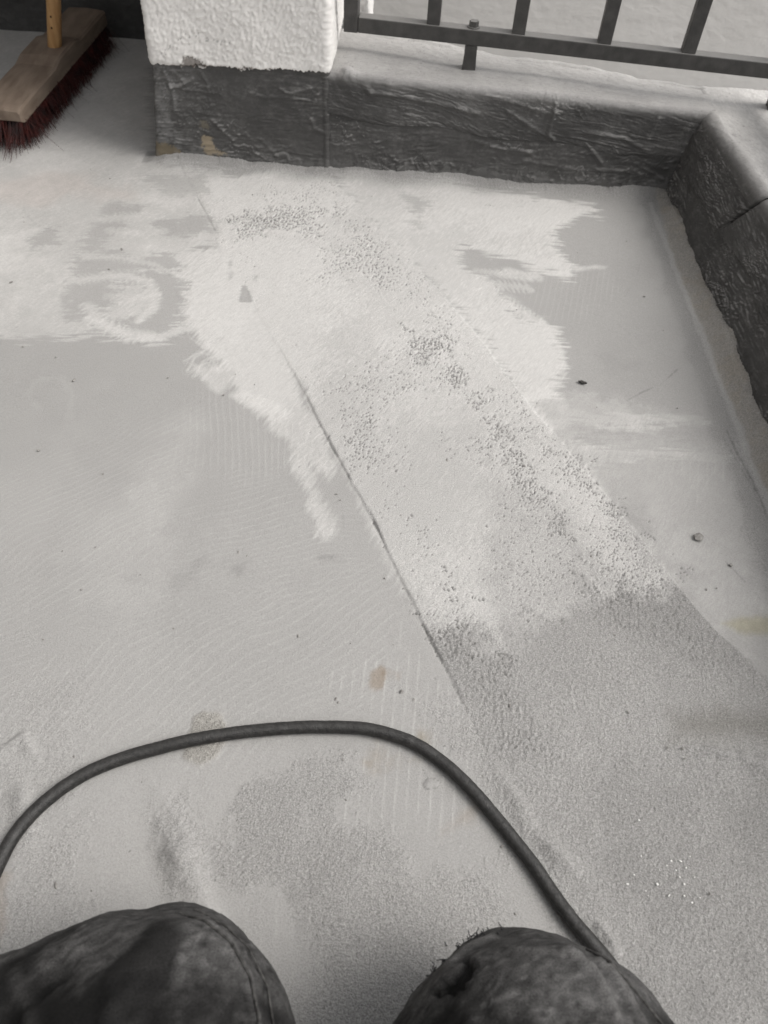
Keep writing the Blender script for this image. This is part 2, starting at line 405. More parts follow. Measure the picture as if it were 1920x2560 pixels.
    cut([(0.1013,1.107),(0.1127,1.1149),(0.1308,1.091),(0.171,1.0805),(0.1556,1.0623),(0.1192,1.0705),(0.1047,1.0814)], 0.9, 0.05, 0.003, 0.002, 0.003)
    cut([(0.1403,1.0419),(0.2269,1.0399),(0.2622,1.0319),(0.2752,0.9527),(0.1989,0.9441),(0.1736,0.9863)], 0.8, 0.05)
    cut([(0.2383,0.7217),(0.2738,0.7168),(0.2662,0.7036),(0.2396,0.7051)], 0.8); cut([(0.2806,0.7234),(0.3323,0.7267),(0.2952,0.6982),(0.2782,0.7048)], 0.8)
    cut([(0.3553,0.7375),(0.4108,0.7412),(0.3944,0.7202),(0.3577,0.7166)], 0.8)
    # combed white arcs laid by the trowel over the grey
    def arc(pts, width, v, sp=0.009, sharp=0.5):
        i, m, d, sg, al = stroke(pts, width, 0.004, 0.003)
        cm = sstep(sharp, sharp + 0.35, 0.5 + 0.5 * np.cos(2 * np.pi * (al / sp + 0.6 * sg * d / width + 0.45 * samp(FBM5, X[i], Y[i], 0.2))) * (0.75 + 0.25 * samp(FBM5, X[i] + .3, Y[i], 0.15)))
        core = sstep(0.0, 1.0, 1 - d / width)
        add_w(i, v * m * np.clip(core + cm * 0.9, 0, 1))
    arc([(-0.4904,0.9554),(-0.4536,0.9714),(-0.4143,0.9808),(-0.3764,0.9688),(-0.3562,0.9367),(-0.3536,0.9037),(-0.3678,0.8806)], 0.012, 0.7)
    arc([(-0.421,0.9292),(-0.3969,0.9152),(-0.3681,0.9353)], 0.012, 0.5)
    arc([(-0.4475,0.9039),(-0.4163,0.8646),(-0.3707,0.8409),(-0.3324,0.843),(-0.2988,0.8673)], 0.014, 0.65)
    arc([(-0.4909,1.127),(-0.4562,1.1385),(-0.4121,1.1442)], 0.016, 0.6); arc([(-0.4672,1.0958),(-0.4223,1.0948),(-0.3878,1.1059)], 0.014, 0.5)
    arc([(-0.4877,1.0157),(-0.448,1.0268),(-0.381,1.0163),(-0.3315,0.9859)], 0.006, 0.6)
    arc([(-0.3455,1.0331),(-0.3119,1.0272),(-0.2857,1.0403)], 0.010, 0.6)
    arc([(-0.284,0.7989),(-0.2694,0.8199),(-0.2518,0.812),(-0.2371,0.7849)], 0.004, 0.35); arc([(-0.2708,0.7813),(-0.2552,0.7972),(-0.2371,0.7849)], 0.004, 0.3)
    arc([(-0.4497,0.6915),(-0.4697,0.7153),(-0.4668,0.7424),(-0.4387,0.7499),(-0.4145,0.721),(-0.4045,0.6792)], 0.006, 0.10, 0.03)
    arc([(0.2179,0.9245),(0.2371,0.8744),(0.2326,0.8246)], 0.008, 0.5, 0.03)
    for q_ in ([(-0.2769,0.7807),(-0.2732,0.8078),(-0.2584,0.829)], [(-0.2655,0.7707),(-0.2601,0.7995),(-0.2445,0.8167)], [(-0.2527,0.7628),(-0.2467,0.7857),(-0.2322,0.7987)], [(-0.3042,0.8771),(-0.2881,0.8479),(-0.2647,0.8283)], [(-0.196,0.7274),(-0.1736,0.7385),(-0.1479,0.7288)], [(-0.1854,0.7181),(-0.1593,0.7242),(-0.1303,0.7099)],
               [(-0.1205,0.7032),(-0.1006,0.66),(-0.0766,0.6234)], [(-0.1122,0.7083),(-0.0863,0.6614),(-0.0689,0.6318)]): arc(q_, 0.0035, 0.45, 0.05)
    for k_ in range(4): arc([(0.119,1.0579),(0.1625,1.0544),(0.2132,1.0505)] if k_ == 0 else [(0.1398,1.0272),(0.1683,1.0234),(0.1969,1.0219)] if k_ == 1 else [(0.1595,0.9847),(0.1793,0.9619),(0.1989,0.9441)] if k_ == 2 else [(-0.4319,0.8734),(-0.3867,0.8524),(-0.3406,0.8503)], 0.010, 0.45, 0.0085, 0.3)
    br = samp(STREAK2, X * 0.5 + Y * 0.87, -X * 0.87 + Y * 0.5, 0.35)
    thin = sstep(-1.3, 0.6, samp(FBM4, X + 0.17, Y, 0.45) + 0.5 * br)
    Wn = np.clip(W * (0.70 + 0.30 * thin) * (1 + 0.06 * br), 0, 1)
    a = a * (1 - Wn) + (0.535 * (1 + 0.012 * f2 + 0.015 * br)) * Wn
    h += 0.0007 * Wn
    # arcing trowel ripples in the skim
    rr = np.hypot(X + 0.35, Y - 1.55)
    rip = np.sin(rr / 0.0042 * 2 * np.pi * 0.5 + 1.5 * samp(FBM, X, Y, 0.6))
    h += 0.00007 * rip * Wn

    # ---- the reinforcing strip: edges, inner lap, pits
    LEFT = [(-0.4112,1.3288),(-0.348,1.2032),(-0.2944,1.0975),(-0.2147,0.9361),(-0.1371,0.7954),(-0.0902,0.6978),(-0.0682,0.6536),(-0.0157,0.5566),(0.0445,0.4214),(0.0833,0.3425),(0.1146,0.2747),(0.1392,0.2339)]
    RIGHT = [(-0.1495,1.3288),(-0.0573,1.1901),(0.0683,0.9858),(0.1802,0.7646),(0.2424,0.6542),(0.2892,0.5604),(0.322,0.5013),(0.3573,0.4358),(0.391,0.3921),(0.4221,0.3482)]
    MID = [(0.001,0.9219),(0.0555,0.8959),(0.1068,0.7743),(0.1667,0.631),(0.2024,0.5832),(0.2412,0.4938),(0.258,0.4649)]
    band = LEFT + [(0.1837,0.1395),(0.2139,-0.0296),(0.5415,-0.0125)] + RIGHT[::-1]
    fi, fm = region([(-0.4281,1.2772),(-0.3094,1.2936),(-0.1935,1.0516),(-0.0988,0.8383),(-0.0981,0.7715),(-0.1877,0.8287),(-0.317,1.0881)], 0.05, 0.01)
    flush = np.zeros(X.shape); flush[fi] = fm
    i, m = region(band, 0.0012, 0.0012, 0.15); h[i] += 0.0013 * m * (1 - flush[i]) * (1 - 0.8 * sstep(0.85, 1.1, Y[i])) * sstep(0.33, 0.42, Y[i])
    g[i] = np.maximum(g[i], 0.6 * m)
    i, m, d, sg, al = stroke(LEFT, 0.0009, 0.0007, 0.0007, 0.08)
    vis = 0.35 + 0.65 * sstep(-0.3, 0.5, samp(FBM3, X[i], Y[i], 0.3))
    gone = region([(-0.3031,1.0924),(-0.2832,1.1056),(-0.1979,0.938),(-0.1271,0.806),(-0.1442,0.7918),(-0.2478,0.9492)], 0.002, 0.0)
    gm = np.zeros(X.shape); gm[gone[0]] = gone[1]
    lo = 0.35 + 0.65 * sstep(0.80, 0.62, Y[i]); a[i] *= 1 - 0.55 * m * vis * lo * (1 - gm[i]); h[i] -= 0.0010 * m * vis * (1 - gm[i])
    i, m, d, sg, al = stroke(RIGHT, 0.0012, 0.001, 0.001, 0.08)
    a[i] *= 1 - 0.16 * m * sstep(-0.2, 0.8, samp(FBM3, X[i], Y[i], 0.2))

    pit = np.zeros(X.shape)
    def pits(pts, dens, feather=0.02):
        i, m = region(pts, feather, 0.015, 0.2, FBM3)
        pit[i] = np.maximum(pit[i], dens * m)
    pits([(-0.2911,1.1486),(-0.1844,1.21),(-0.1433,1.208),(-0.1356,1.1215),(-0.2044,1.1291),(-0.2624,1.115)], 0.92, 0.012)
    pits([(-0.2726,1.2207),(-0.1929,1.2777),(-0.1546,1.2988),(-0.123,1.2256),(-0.1853,1.2173)], 0.52)
    pits([(-0.1529,1.2831),(-0.0793,1.173),(-0.0059,1.0808),(-0.0165,0.9993),(-0.0674,1.0172),(-0.1307,1.0097),(-0.1217,1.0603),(-0.0986,1.1289)], 0.66)
    pits([(-0.0202,1.0726),(0.0257,1.0043),(0.0686,0.9295),(0.0887,0.8788),(0.0689,0.8766),(0.0125,0.9793)], 0.62, 0.01)
    pits([(0.0014,0.9112),(0.0623,0.8811),(0.1132,0.7841),(0.1005,0.7737),(0.0303,0.8422)], 0.95, 0.012)
    pits([(-0.0919,0.7721),(-0.051,0.8044),(-0.0033,0.8688),(0.1005,0.7737),(0.002,0.7546),(-0.0694,0.7297)], 0.6)
    pits([(-0.0634,0.7303),(-0.0092,0.7358),(0.0021,0.6308),(-0.0379,0.6347)], 0.64)
    pits([(0.0943,0.773),(0.1069,0.7834),(0.1724,0.6316),(0.203,0.5903),(0.2457,0.488),(0.2243,0.4801),(0.1908,0.5751),(0.1553,0.63)], 0.80, 0.008)
    pits([(0.1442,0.7781),(0.175,0.7722),(0.2212,0.667),(0.1971,0.6569)], 0.55, 0.01)
    pits([(0.1835,0.7122),(0.2424,0.6542),(0.2892,0.5604),(0.322,0.5013),(0.2998,0.505),(0.27,0.5546),(0.2445,0.6158)], 0.72, 0.008)
    pits([(0.07,0.6846),(0.1408,0.6914),(0.2012,0.5691),(0.2325,0.4628),(0.1403,0.432),(0.1235,0.5219),(0.1374,0.606)], 0.40, 0.02)
    pits([(0.2024,0.5832),(0.2728,0.5754),(0.3145,0.5),(0.2835,0.467),(0.258,0.4649)], 0.55, 0.015)
    pits([(0.016,0.5734),(0.0385,0.5478),(0.0396,0.5082),(0.0288,0.5203)], 0.5, 0.01)
    pits([(0.0762,0.4588),(0.0913,0.4571),(0.0886,0.4335),(0.0787,0.4385)], 0.7, 0.006)
    pits([(0.0568,0.414),(0.0958,0.4228),(0.1145,0.3913),(0.128,0.3713),(0.0716,0.3773)], 0.8, 0.008)
    pits(LEFT + [(0.042,0.4241),(0.1526,0.3139),(0.1211,0.4477),(0.0369,0.6041)], 0.12, 0.02)
    pits([(-0.1482,1.3159),(0.1802,0.7646),(0.322,0.5013),(0.2024,0.5832),(0.0264,0.9809)], 0.30, 0.02)
    c, q = 0.55, 0.83
    wb = sstep(0.70, 1.0, Y)
    nz = (1 - wb) * (0.75 * samp(LUMP, X * 1.0, Y * 0.8, 0.145) + 0.55 * samp(LUMP2, X + 0.3, Y * 0.85, 0.15)) + wb * (0.8 * samp(LUMP, X + .1, Y * 0.75, 0.29) + 0.5 * samp(LUMP2, X + 0.3, Y * 0.85, 0.21))
    thr = 2.22 - 2.4 * pit
    pm = sstep(thr, thr + 0.7, nz) * sstep(0.02, 0.12, pit)
    dark = 0.14 + 0.02 * samp(FBM4, X, Y, 0.05)
    a = a * (1 - 0.85 * pm) + dark * 0.85 * pm
    h -= 0.0016 * pm

    # ---- grainy, sanded surface and loose sand, lower right
    S = np.zeros(X.shape)
    def sand(pts, v, fe=0.012, am=0.01):
        i, m = region(pts, fe * 1.6, am, 0.25, FBM4)
        br_ = 0.55 * samp(LUMP2, X[i], Y[i], 0.20) + 0.6 * samp(FBM3, X[i], Y[i], 0.16)
        m = sstep(0.15, 0.85, m + 0.42 * br_ * np.clip(4 * m * (1 - m), 0, 1) ** 0.5 * (m > 0.01))
        S[i] = np.maximum(S[i], v * m)
    sand([(0.019,0.3918),(0.0908,0.4112),(0.1193,0.3917),(0.1692,0.423),(0.2408,0.4488),(0.3173,0.4867),(0.3679,0.5076),(0.4015,0.4531),(0.4367,0.4004),(0.5163,0.3804),(0.3848,0.0039),(0.1774,0.0459),(0.1571,0.1412),(0.1299,0.2131),(0.1063,0.2524),(0.0722,0.2629)], 1.0, 0.020, 0.010)
    sand([(0.1219,0.6498),(0.1908,0.5751),(0.2376,0.4632),(0.1351,0.4259),(0.1126,0.5081)], 0.35, 0.02)
    sand([(-0.1011,0.2214),(-0.0622,0.2407),(-0.0284,0.2388),(-0.0586,0.2123),(-0.0512,0.1855),(-0.0066,0.1772),(0.0326,0.1873),(0.0926,0.1875),(0.1281,0.1749),(0.1346,0.1502),(0.1555,0.1209),(0.0877,0.0942),(0.0528,0.0389),(-0.0261,0.0074),(-0.0297,0.0998),(-0.0587,0.152),(-0.1034,0.1421),(-0.1226,0.1622)], 0.9, 0.015, 0.015)
    sand([(-0.1903,0.2317),(-0.1598,0.2256),(-0.1318,0.169),(-0.1066,0.118),(-0.1168,0.0945),(-0.148,0.1357),(-0.178,0.1809)], 0.8, 0.015, 0.01)
    sand([(-0.4136,0.3872),(-0.3674,0.391),(-0.3164,0.337),(-0.2967,0.2901),(-0.3278,0.2786),(-0.377,0.2935)], 0.45, 0.02, 0.02)
    sand([(-0.3666,0.2667),(-0.3105,0.2663),(-0.2908,0.2206),(-0.2855,0.1813),(-0.3292,0.1708)], 0.6, 0.02, 0.015)
    sand([(-0.3275,0.1278),(-0.2792,0.163),(-0.2153,0.1315),(-0.1798,0.0844),(-0.1804,0.012),(-0.2943,-0.0324)], 0.75, 0.03, 0.02)
    sand([(-0.1327,0.1544),(-0.1013,0.1747),(-0.0427,0.0864),(-0.0459,0.0063),(-0.0724,0.0909)], 0.5, 0.02, 0.02)
    smooth = np.zeros(X.shape)
    i, m = region([(-0.0854,0.126),(-0.0607,0.1378),(-0.0308,0.1094),(-0.0391,0.0866),(-0.0698,0.0974)], 0.015, 0.008); S[i] *= 1 - 0.8 * m
    i, m = region([(0.1162,0.1741),(0.1402,0.1794),(0.1719,0.1353),(0.1517,0.1207),(0.1302,0.1395)], 0.012, 0.008); S[i] *= 1 - 0.8 * m
    bmask = np.zeros(X.shape); i, m = region(band, 0.0015, 0.0015, 0.15); bmask[i] = m
    S *= np.where(Y > 0.36, np.maximum(bmask, sstep(-0.06, -0.12, X) * (Y < 0.6)), np.maximum(bmask, 1 - sstep(0.30, 0.36, Y)))
    gr = samp(GRIT, X, Y, 0.13); gr2 = samp(LUMP2, X, Y, 0.12); gr = np.clip(gr, -1.6, 3.0); gr3 = samp(GRIT, X + .5, Y, 0.22)
    big = samp(FBM5, X + 0.2, Y, 0.7)
    Sa = S * (0.8 + 0.2 * sstep(-1, 1, f2))
    a = a * (1 - Sa) + Sa * (np.where(bmask > 0.5, 0.300, 0.335) * (1 + 0.07 * gr + 0.05 * gr2 + 0.05 * big))
    coarse = np.zeros(X.shape)
    i, m = region([(0.0572,0.3922),(0.1263,0.3896),(0.174,0.3015),(0.1765,0.2791),(0.1198,0.275),(0.09,0.3283)], 0.012, 0.006); coarse[i] = m
    i, m = region([(0.2412,0.4938),(0.322,0.5013),(0.3573,0.4358),(0.391,0.3921),(0.3252,0.371),(0.2548,0.4413)], 0.02, 0.01); coarse[i] = np.maximum(coarse[i], m)
    h += Sa * (0.00034 * gr + 0.00012 * gr2 + 0.0008) + coarse * (0.00022 * gr3 + 0.00030 * gr)
    a *= 1 - 0.06 * coarse * sstep(0.3, 1.5, -gr3)
    g = np.maximum(g, 0.35 + 0.65 * S)
    # shallow mounds, ridges and foot scuffs in the sand
    def ridge(pts, width, height, shade=0.0):
        i, m, d, sg, al = stroke(pts, width * 2.2, width, 0.0, 0.15)
        L_ = al.max()
        tap = np.sin(np.pi * np.clip(al / max(L_, 1e-6), 0.04, 0.96)) ** 0.6
        prof = np.exp(-((d * np.where(sg > 0, 1.0, 0.62) + 0.0016 * samp(FBM5, X[i], Y[i], 0.2)) / width * 1.5) ** 2) * tap * (0.85 + 0.15 * samp(FBM5, X[i], Y[i], 0.12))
        h[i] += 1.9 * height * prof
        a[i] *= 1 + shade * prof
    ridge([(-0.1797,0.2221),(-0.1602,0.1994),(-0.147,0.1754),(-0.1366,0.1541),(-0.1203,0.1306),(-0.1054,0.1114)], 0.013, 0.0032)
    ridge([(-0.1795,0.204),(-0.1615,0.1782),(-0.1435,0.1501)], 0.012, 0.0018)
    ridge([(0.3114,0.3013),(0.3367,0.2959),(0.3579,0.292),(0.4032,0.281)], 0.012, 0.0042)
    ridge([(0.1146,0.2747),(0.1276,0.2539),(0.1412,0.232),(0.1502,0.2106),(0.1691,0.1925)], 0.010, 0.0026)
    ridge([(0.1505,0.2145),(0.1694,0.1964),(0.1914,0.1753)], 0.012, 0.003)
    ridge([(0.1976,0.1438),(0.2074,0.1308),(0.2109,0.1145)], 0.008, 0.004)
    ridge([(-0.3083,0.2235),(-0.2934,0.2042),(-0.2842,0.1891)], 0.010, 0.003)
    ridge([(-0.331,0.2516),(-0.3189,0.2657),(-0.2991,0.2452)], 0.006, 0.002)
    ridge([(-0.0555,0.1279),(-0.0266,0.14),(-0.0054,0.1626),(0.0487,0.1846)], 0.03, 0.0022)
    ridge([(0.1969,0.5186),(0.2142,0.5072),(0.2256,0.4925),(0.2383,0.4692),(0.2412,0.4517)], 0.006, 0.0011, 0.06)
    ridge([(0.12,0.4135),(0.1288,0.3924)], 0.006, 0.0010, 0.05)
    i, m = region([(0.2904,0.3336),(0.3394,0.3494),(0.4221,0.3482),(0.4092,0.3024),(0.3384,0.3033),(0.2899,0.3053)], 0.014, 0.006); a[i] *= 1 - 0.26 * m; tint[i] *= 1 + m[:, None] * np.array([0.01, 0.0, -0.03])
    i, m = region([(0.2602,0.2589),(0.3106,0.2976),(0.4022,0.2775),(0.3396,0.0552),(0.2426,0.1036),(0.2259,0.1963)], 0.05, 0.03); h[i] -= 0.002 * m; a[i] *= 1 - 0.15 * m
    # tan scab of sand under the hose
    i, m = region([(-0.1695,0.2743),(-0.1665,0.2974),(-0.159,0.304),(-0.1428,0.3005),(-0.1334,0.2782),(-0.1363,0.2546),(-0.1503,0.2438),(-0.1711,0.2543)], 0.003, 0.003, 0.1)
    a[i] = a[i] * (1 - m) + m * 0.31 * (1 + 0.07 * gr[i]); h[i] += m * (0.0012 + 0.0003 * gr[i]); tint[i] *= 1 + m[:, None] * np.array([0.02, 0.0, -0.045]); g[i] = np.maximum(g[i], m)
    # a lifted blister with a cracked rim
    bl = [(0.0524,0.2466),(0.0561,0.2515),(0.0638,0.2524),(0.0689,0.2498),(0.066,0.2446),(0.0555,0.2422)]
    i, m = region(bl, 0.0015, 0.0008); h[i] += 0.0012 * m
    i, m, d, sg, al = stroke(bl + bl[:1], 0.0006, 0.0006, 0.0003); a[i] *= 1 - 0.4 * m
    i, m, d, sg, al = stroke([(0.0574,0.2516),(0.053,0.2594)], 0.0006, 0.0006, 0.0003); a[i] *= 1 - 0.35 * m

    # ---- rust, damp and yellow stains
    def stain(pts, col, v, fe=0.012, am=0.012):
        i, m = region(pts, fe, am, 0.15, FBM4)
        tint[i] = tint[i] * (1 - v * m[:, None]) + tint[i] * np.array(col) * v * m[:, None]
    stain([(0.0207,0.3553),(0.029,0.3575),(0.0321,0.3486),(0.0239,0.346)], (0.80, 0.71, 0.62), 0.6, 0.008, 0.010)
    stain([(0.0021,0.3565),(0.0074,0.362),(0.0085,0.3418),(0.0039,0.3415)], (0.78, 0.68, 0.58), 0.8, 0.004, 0.006)
    stain([(0.0431,0.3058),(0.0609,0.3025),(0.0549,0.2704),(0.0378,0.2648)], (0.86, 0.80, 0.70), 0.9)
    stain([(0.0248,0.2683),(0.0375,0.2736),(0.0386,0.2435),(0.03,0.2471)], (0.88, 0.82, 0.74), 0.8)
    stain([(0.0974,0.233),(0.1079,0.2338),(0.0889,0.2123),(0.0665,0.1991),(0.0684,0.209)], (0.90, 0.82, 0.74), 0.8, 0.010, 0.004)
    stain([(0.369,0.4419),(0.3906,0.4494),(0.4409,0.4505),(0.4361,0.4331),(0.3822,0.4344)], (0.90, 0.87, 0.70), 0.9, 0.006, 0.003)
    stain([(-0.2857,0.1168),(-0.3256,0.1419),(-0.2998,0.0771),(-0.2669,0.0854)], (0.92, 0.84, 0.78), 0.8)
    stain([(-0.6984,1.2399),(-0.5496,1.2765),(-0.4824,1.2077),(-0.6228,1.1595),(-0.7505,1.1718)], (1.0, 0.95, 0.93), 0.8, 0.03)
    for q, v in (([(-0.2832,0.4497),(-0.2505,0.4585),(-0.2406,0.4384),(-0.2737,0.4327)], .10), ([(-0.1594,0.4693),(-0.1504,0.4762),(-0.1469,0.4552),(-0.158,0.4471)], .16), ([(-0.0734,0.4934),(-0.0528,0.4939),(-0.0533,0.4876),(-0.075,0.4845)], .30),
                 ([(-0.2245,0.4547),(-0.2011,0.4627),(-0.1925,0.4454),(-0.2163,0.4404)], .12), ([(-0.1886,0.4761),(-0.1646,0.4844),(-0.1569,0.4695),(-0.185,0.458)], .08), ([(-0.4697,0.7153),(-0.4523,0.7171),(-0.4467,0.7003),(-0.4651,0.7019)], .08),
                 ([(0.2926,0.8703),(0.3512,0.8665),(0.3531,0.8372),(0.2955,0.8409)], .06), ([(0.2692,0.633),(0.3107,0.6444),(0.3083,0.5927),(0.2737,0.5825)], .06), ([(0.2904,0.584),(0.3364,0.5952),(0.3169,0.5453),(0.2898,0.5429)], .05)):
        i, m = region(q, 0.008, 0.006, 0.1); a[i] *= 1 - v * m * (0.6 + 0.4 * sstep(-1, 1, samp(WHITE, X[i], Y[i], 0.4)))
    # ---- hairline cracks and scratches
    for pts, v, w in (([(0.3058,0.7746),(0.3413,0.8029),(0.3698,0.8218),(0.3968,0.8535)], .28, .0006), ([(0.4404,0.7373),(0.445,0.6923),(0.4523,0.6499),(0.4555,0.6059),(0.4576,0.5509)], .34, .0008),
                      ([(0.4323,0.7281),(0.4432,0.6723),(0.4544,0.624)], .22, .0005), ([(0.3901,0.5254),(0.4055,0.5014),(0.4245,0.4667)], .25, .0005), ([(-0.6287,1.2107),(-0.6375,1.1795),(-0.6192,1.1314),(-0.582,1.0948),(-0.5366,1.0804)], .2, .0006),
                      ([(0.252,1.2599),(0.2166,1.211),(0.2167,1.1015)], .1, .0005), ([(0.2576,0.9845),(0.3172,0.9574),(0.3748,0.8892),(0.4343,0.8555)], .10, .0005), ([(0.3876,1.1223),(0.3721,1.0694),(0.3465,1.0179)], .1, .0005),
                      ([(0.0986,1.2103),(0.123,1.2505),(0.3338,1.2706),(0.4139,1.266)], .12, .0006), ([(0.0568,0.4168),(0.0715,0.3879),(0.0833,0.3627)], .3, .0007), ([(0.1996,0.4903),(0.209,0.4549)], .12, .0005),
                      ([(-0.0487,0.5641),(-0.0417,0.5141),(-0.0375,0.4952)], .1, .0005)):
        i, m, d, sg, al = stroke(pts, w, 0.0006, 0.0006, 0.05)
        a[i] *= 1 - v * m * (0.5 + 0.5 * sstep(-0.5, 0.5, samp(WHITE, X[i], Y[i], 0.6)))
    # tiny dark dots and pale crumbs everywhere
    sp = samp(WHITE, X, Y, 0.55); gate = samp(FBM3, X + .3, Y, 0.5)
    pv = sstep(3.3, 3.8, sp + 0.35 * np.clip(gate, -1, 2)); a *= 1 - 0.6 * pv
    pw = sstep(3.7, 4.1, samp(WHITE, X + .2, Y + .2, 0.5) + 0.35 * np.clip(-gate, -1, 2)); a = a * (1 - 0.5 * pw) + 0.6 * 0.5 * pw
    h -= 0.0003 * pv; h += 0.0004 * pw

    # ---- cove and rough lip of compound where the floor meets the kerb, plinth and recess
    xk = 0.457 + 0.046 * np.clip(1.328 - Y, 0, 0.7)                 # foot of the right kerb
    rag = 0.0022 * samp(FBM5, X, Y * 0, 0.40) + 0.0016 * samp(FBM4, X + .2, Y * 0.3, 0.16) + 0.0005 * samp(GRIT, X, Y, 0.12)
    dR = np.clip(xk - X, 0, 1)
    ragR = 0.0012 * samp(FBM4, Y + .2, X * 0.3, 0.16) + 0.0005 * samp(GRIT, X, Y, 0.12) + 0.0028 * samp(FBM5, Y, X * 0, 0.30)
    dB = np.where(X > -0.475, np.clip(1.333 - Y, 0, 1), 1.0)
    lipB = np.exp(-(dB / 0.020) ** 1.5) * (0.011 + rag)
    lipR = np.exp(-(dR / 0.020) ** 1.5) * (0.012 + ragR)
    fadeL = sstep(-0.474, -0.435, X)
    lipB = np.where(Y > 1.34, 0, lipB) * fadeL
    h += np.maximum(lipB, np.where(Y < 1.36, lipR, 0))
    mB = sstep(0.055, 0.012, dB + 0.005 * f3) * (Y < 1.36) * fadeL
    a = a * (1 - 0.75 * mB) + 0.27 * (1 + 0.10 * samp(GRIT, X, Y, 0.15)) * 0.75 * mB
    mB2 = sstep(0.016, 0.008, dB + 0.004 * f3) * (Y < 1.36); a = a * (1 - 0.6 * mB2) + 0.25 * 0.6 * mB2
    g = np.maximum(g, 0.8 * mB)
    mR = sstep(0.026, 0.019, dR + 0.003 * f3 + 0.01 * sstep(1.15, 1.3, Y)) * (Y < 1.34)
    a = a * (1 - 0.6 * mR) + 0.30 * (1 + 0.10 * samp(GRIT, X, Y, 0.15) + 0.06 * samp(FBM4, X, Y, 0.2)) * 0.6 * mR
    tint *= 1 + (mR * (0.55 + 0.45 * sstep(-0.6, 0.8, samp(FBM2, X, Y, 0.2))))[:, None] * np.array([0.02, -0.035, -0.12])
    eR = sstep(0.021, 0.026, dR + 0.002 * f3) * sstep(0.034, 0.029, dR + 0.002 * f3) * (Y < 1.30)
    a = a * (1 - 0.35 * eR) + 0.50 * 0.35 * eR; h += 0.0006 * eR
    mR2 = sstep(0.075, 0.045, dR + 0.012 * f3) * (1 - mR) * (Y < 1.34)
    a *= 1 - 0.07 * mR2; g = np.maximum(g, 0.8 * np.maximum(mR, mR2))

    h = np.where((X > -0.40) & (Y > 1.40), -0.004, h)
    V = np.stack([X, np.where((X > -0.15) & (Y > 1.40), 1.40, Y), h], 1)
    me = mesh_from('floor', V, grid_faces(sh[1], sh[0]))
    set_col(me, np.clip(a, 0.02, 0.8)[:, None] * tint, g)
    link('floor', me, M_FLOOR, kind='structure')
build_floor()

# ------------------------------------------------------------------ coated kerb
def grid_sheet(name, P, Nn, disp, rgb, grain, mat, parent, flip=False, **kw):
    """P, Nn: (nv,nu,3) base points and normals; disp (nv,nu)"""
    V = (P + Nn * disp[..., None]).reshape(-1, 3)
    F_ = grid_faces(P.shape[1], P.shape[0])
    if flip: F_ = F_[:, ::-1]
    me = mesh_from(name, V, F_)
    set_col(me, rgb.reshape(-1, 3), grain.ravel())
    o = link(name, me, mat, **kw)
    return under(o, parent)

def profile(zt, yb, r, flare=0.004, n_top=60, n_arc=10, n_face=130, z0=-0.006):
    """section through a kerb: list of (dist from front face, z, nd, nz); d>0 is behind the face"""
    pts = []
    for k in range(n_top): pts.append((yb + (r - yb) * k / n_top, zt, 0.0, 1.0))
    for k in range(n_arc):
        a = math.pi / 2 * k / n_arc
        pts.append((r - r * math.sin(a), zt - r + r * math.cos(a), -math.sin(a), math.cos(a)))
    zf = zt - r
    for k in range(n_face + 1):
        z = zf + (z0 - zf) * k / n_face
        pts.append((-flare * (1 - max(z, 0) / zf) ** 2, z, -1.0, 0.0))
    return np.array(pts)

def coat_relief(s, t, seed, weave):
    """trowelled, wrinkled membrane: returns height (m) and a 0..1 dust amount on proud relief"""
    sw = s + 0.02 * samp(FBM5, s, t + seed, 0.4)
    tw = t + 0.004 * samp(FBM5, s + seed * 0.37, t, 0.45)
    pt = sstep(-0.8, 1.2, samp(FBM5, s, t + seed * 0.7, 0.36))
    b = (0.00010 + 0.00026 * pt) * samp(STREAK3, sw + seed, tw, 0.34) + 0.00016 * samp(STREAK2, sw, tw + seed, 0.40) + 0.00014 * samp(GRIT, s * 0.4, t, 0.22) * (1 - 0.5 * pt)
    wv = samp(STREAK3, s * 0.55 + 0.35 * t + seed * 2.3, t + 0.02 * samp(FBM5, s, t, 0.25), 1.1)
    wr = np.clip(1 - np.abs(wv) * 1.7, 0, 1) ** 2 * sstep(-0.2, 1.2, samp(FBM5, s + seed, t, 0.28))
    wv2 = samp(FBM5, s * 1.2 - t + seed, t * 1.7, 0.30)
    wr2 = np.clip(1 - np.abs(wv2) * 3.0, 0, 1) ** 2 * sstep(0.2, 1.4, samp(FBM5, s, t + seed, 0.35))
    big = 0.0012 * samp(FBM4, s, t * 1.4 + seed, 0.30)
    fine = 0.55 * weave * (0.00028 * samp(LUMP, s, t * 1.2, 0.17) + 0.00016 * samp(LUMP2, s * 0.8, t * 1.3, 0.14))
    return 0.8 * b + 0.0017 * wr + 0.0011 * wr2 + 0.8 * big + 0.8 * fine, None

def ledge(disp, t):
    """dust on up-facing relief, doubling as painted relief shading: rows of the sheet run downwards"""
    dt = np.abs(np.gradient(t, axis=0)) + 1e-6
    sl = np.gradient(disp, axis=0) / dt
    return sstep(0.0, 0.65, sl) ** 1.2, None

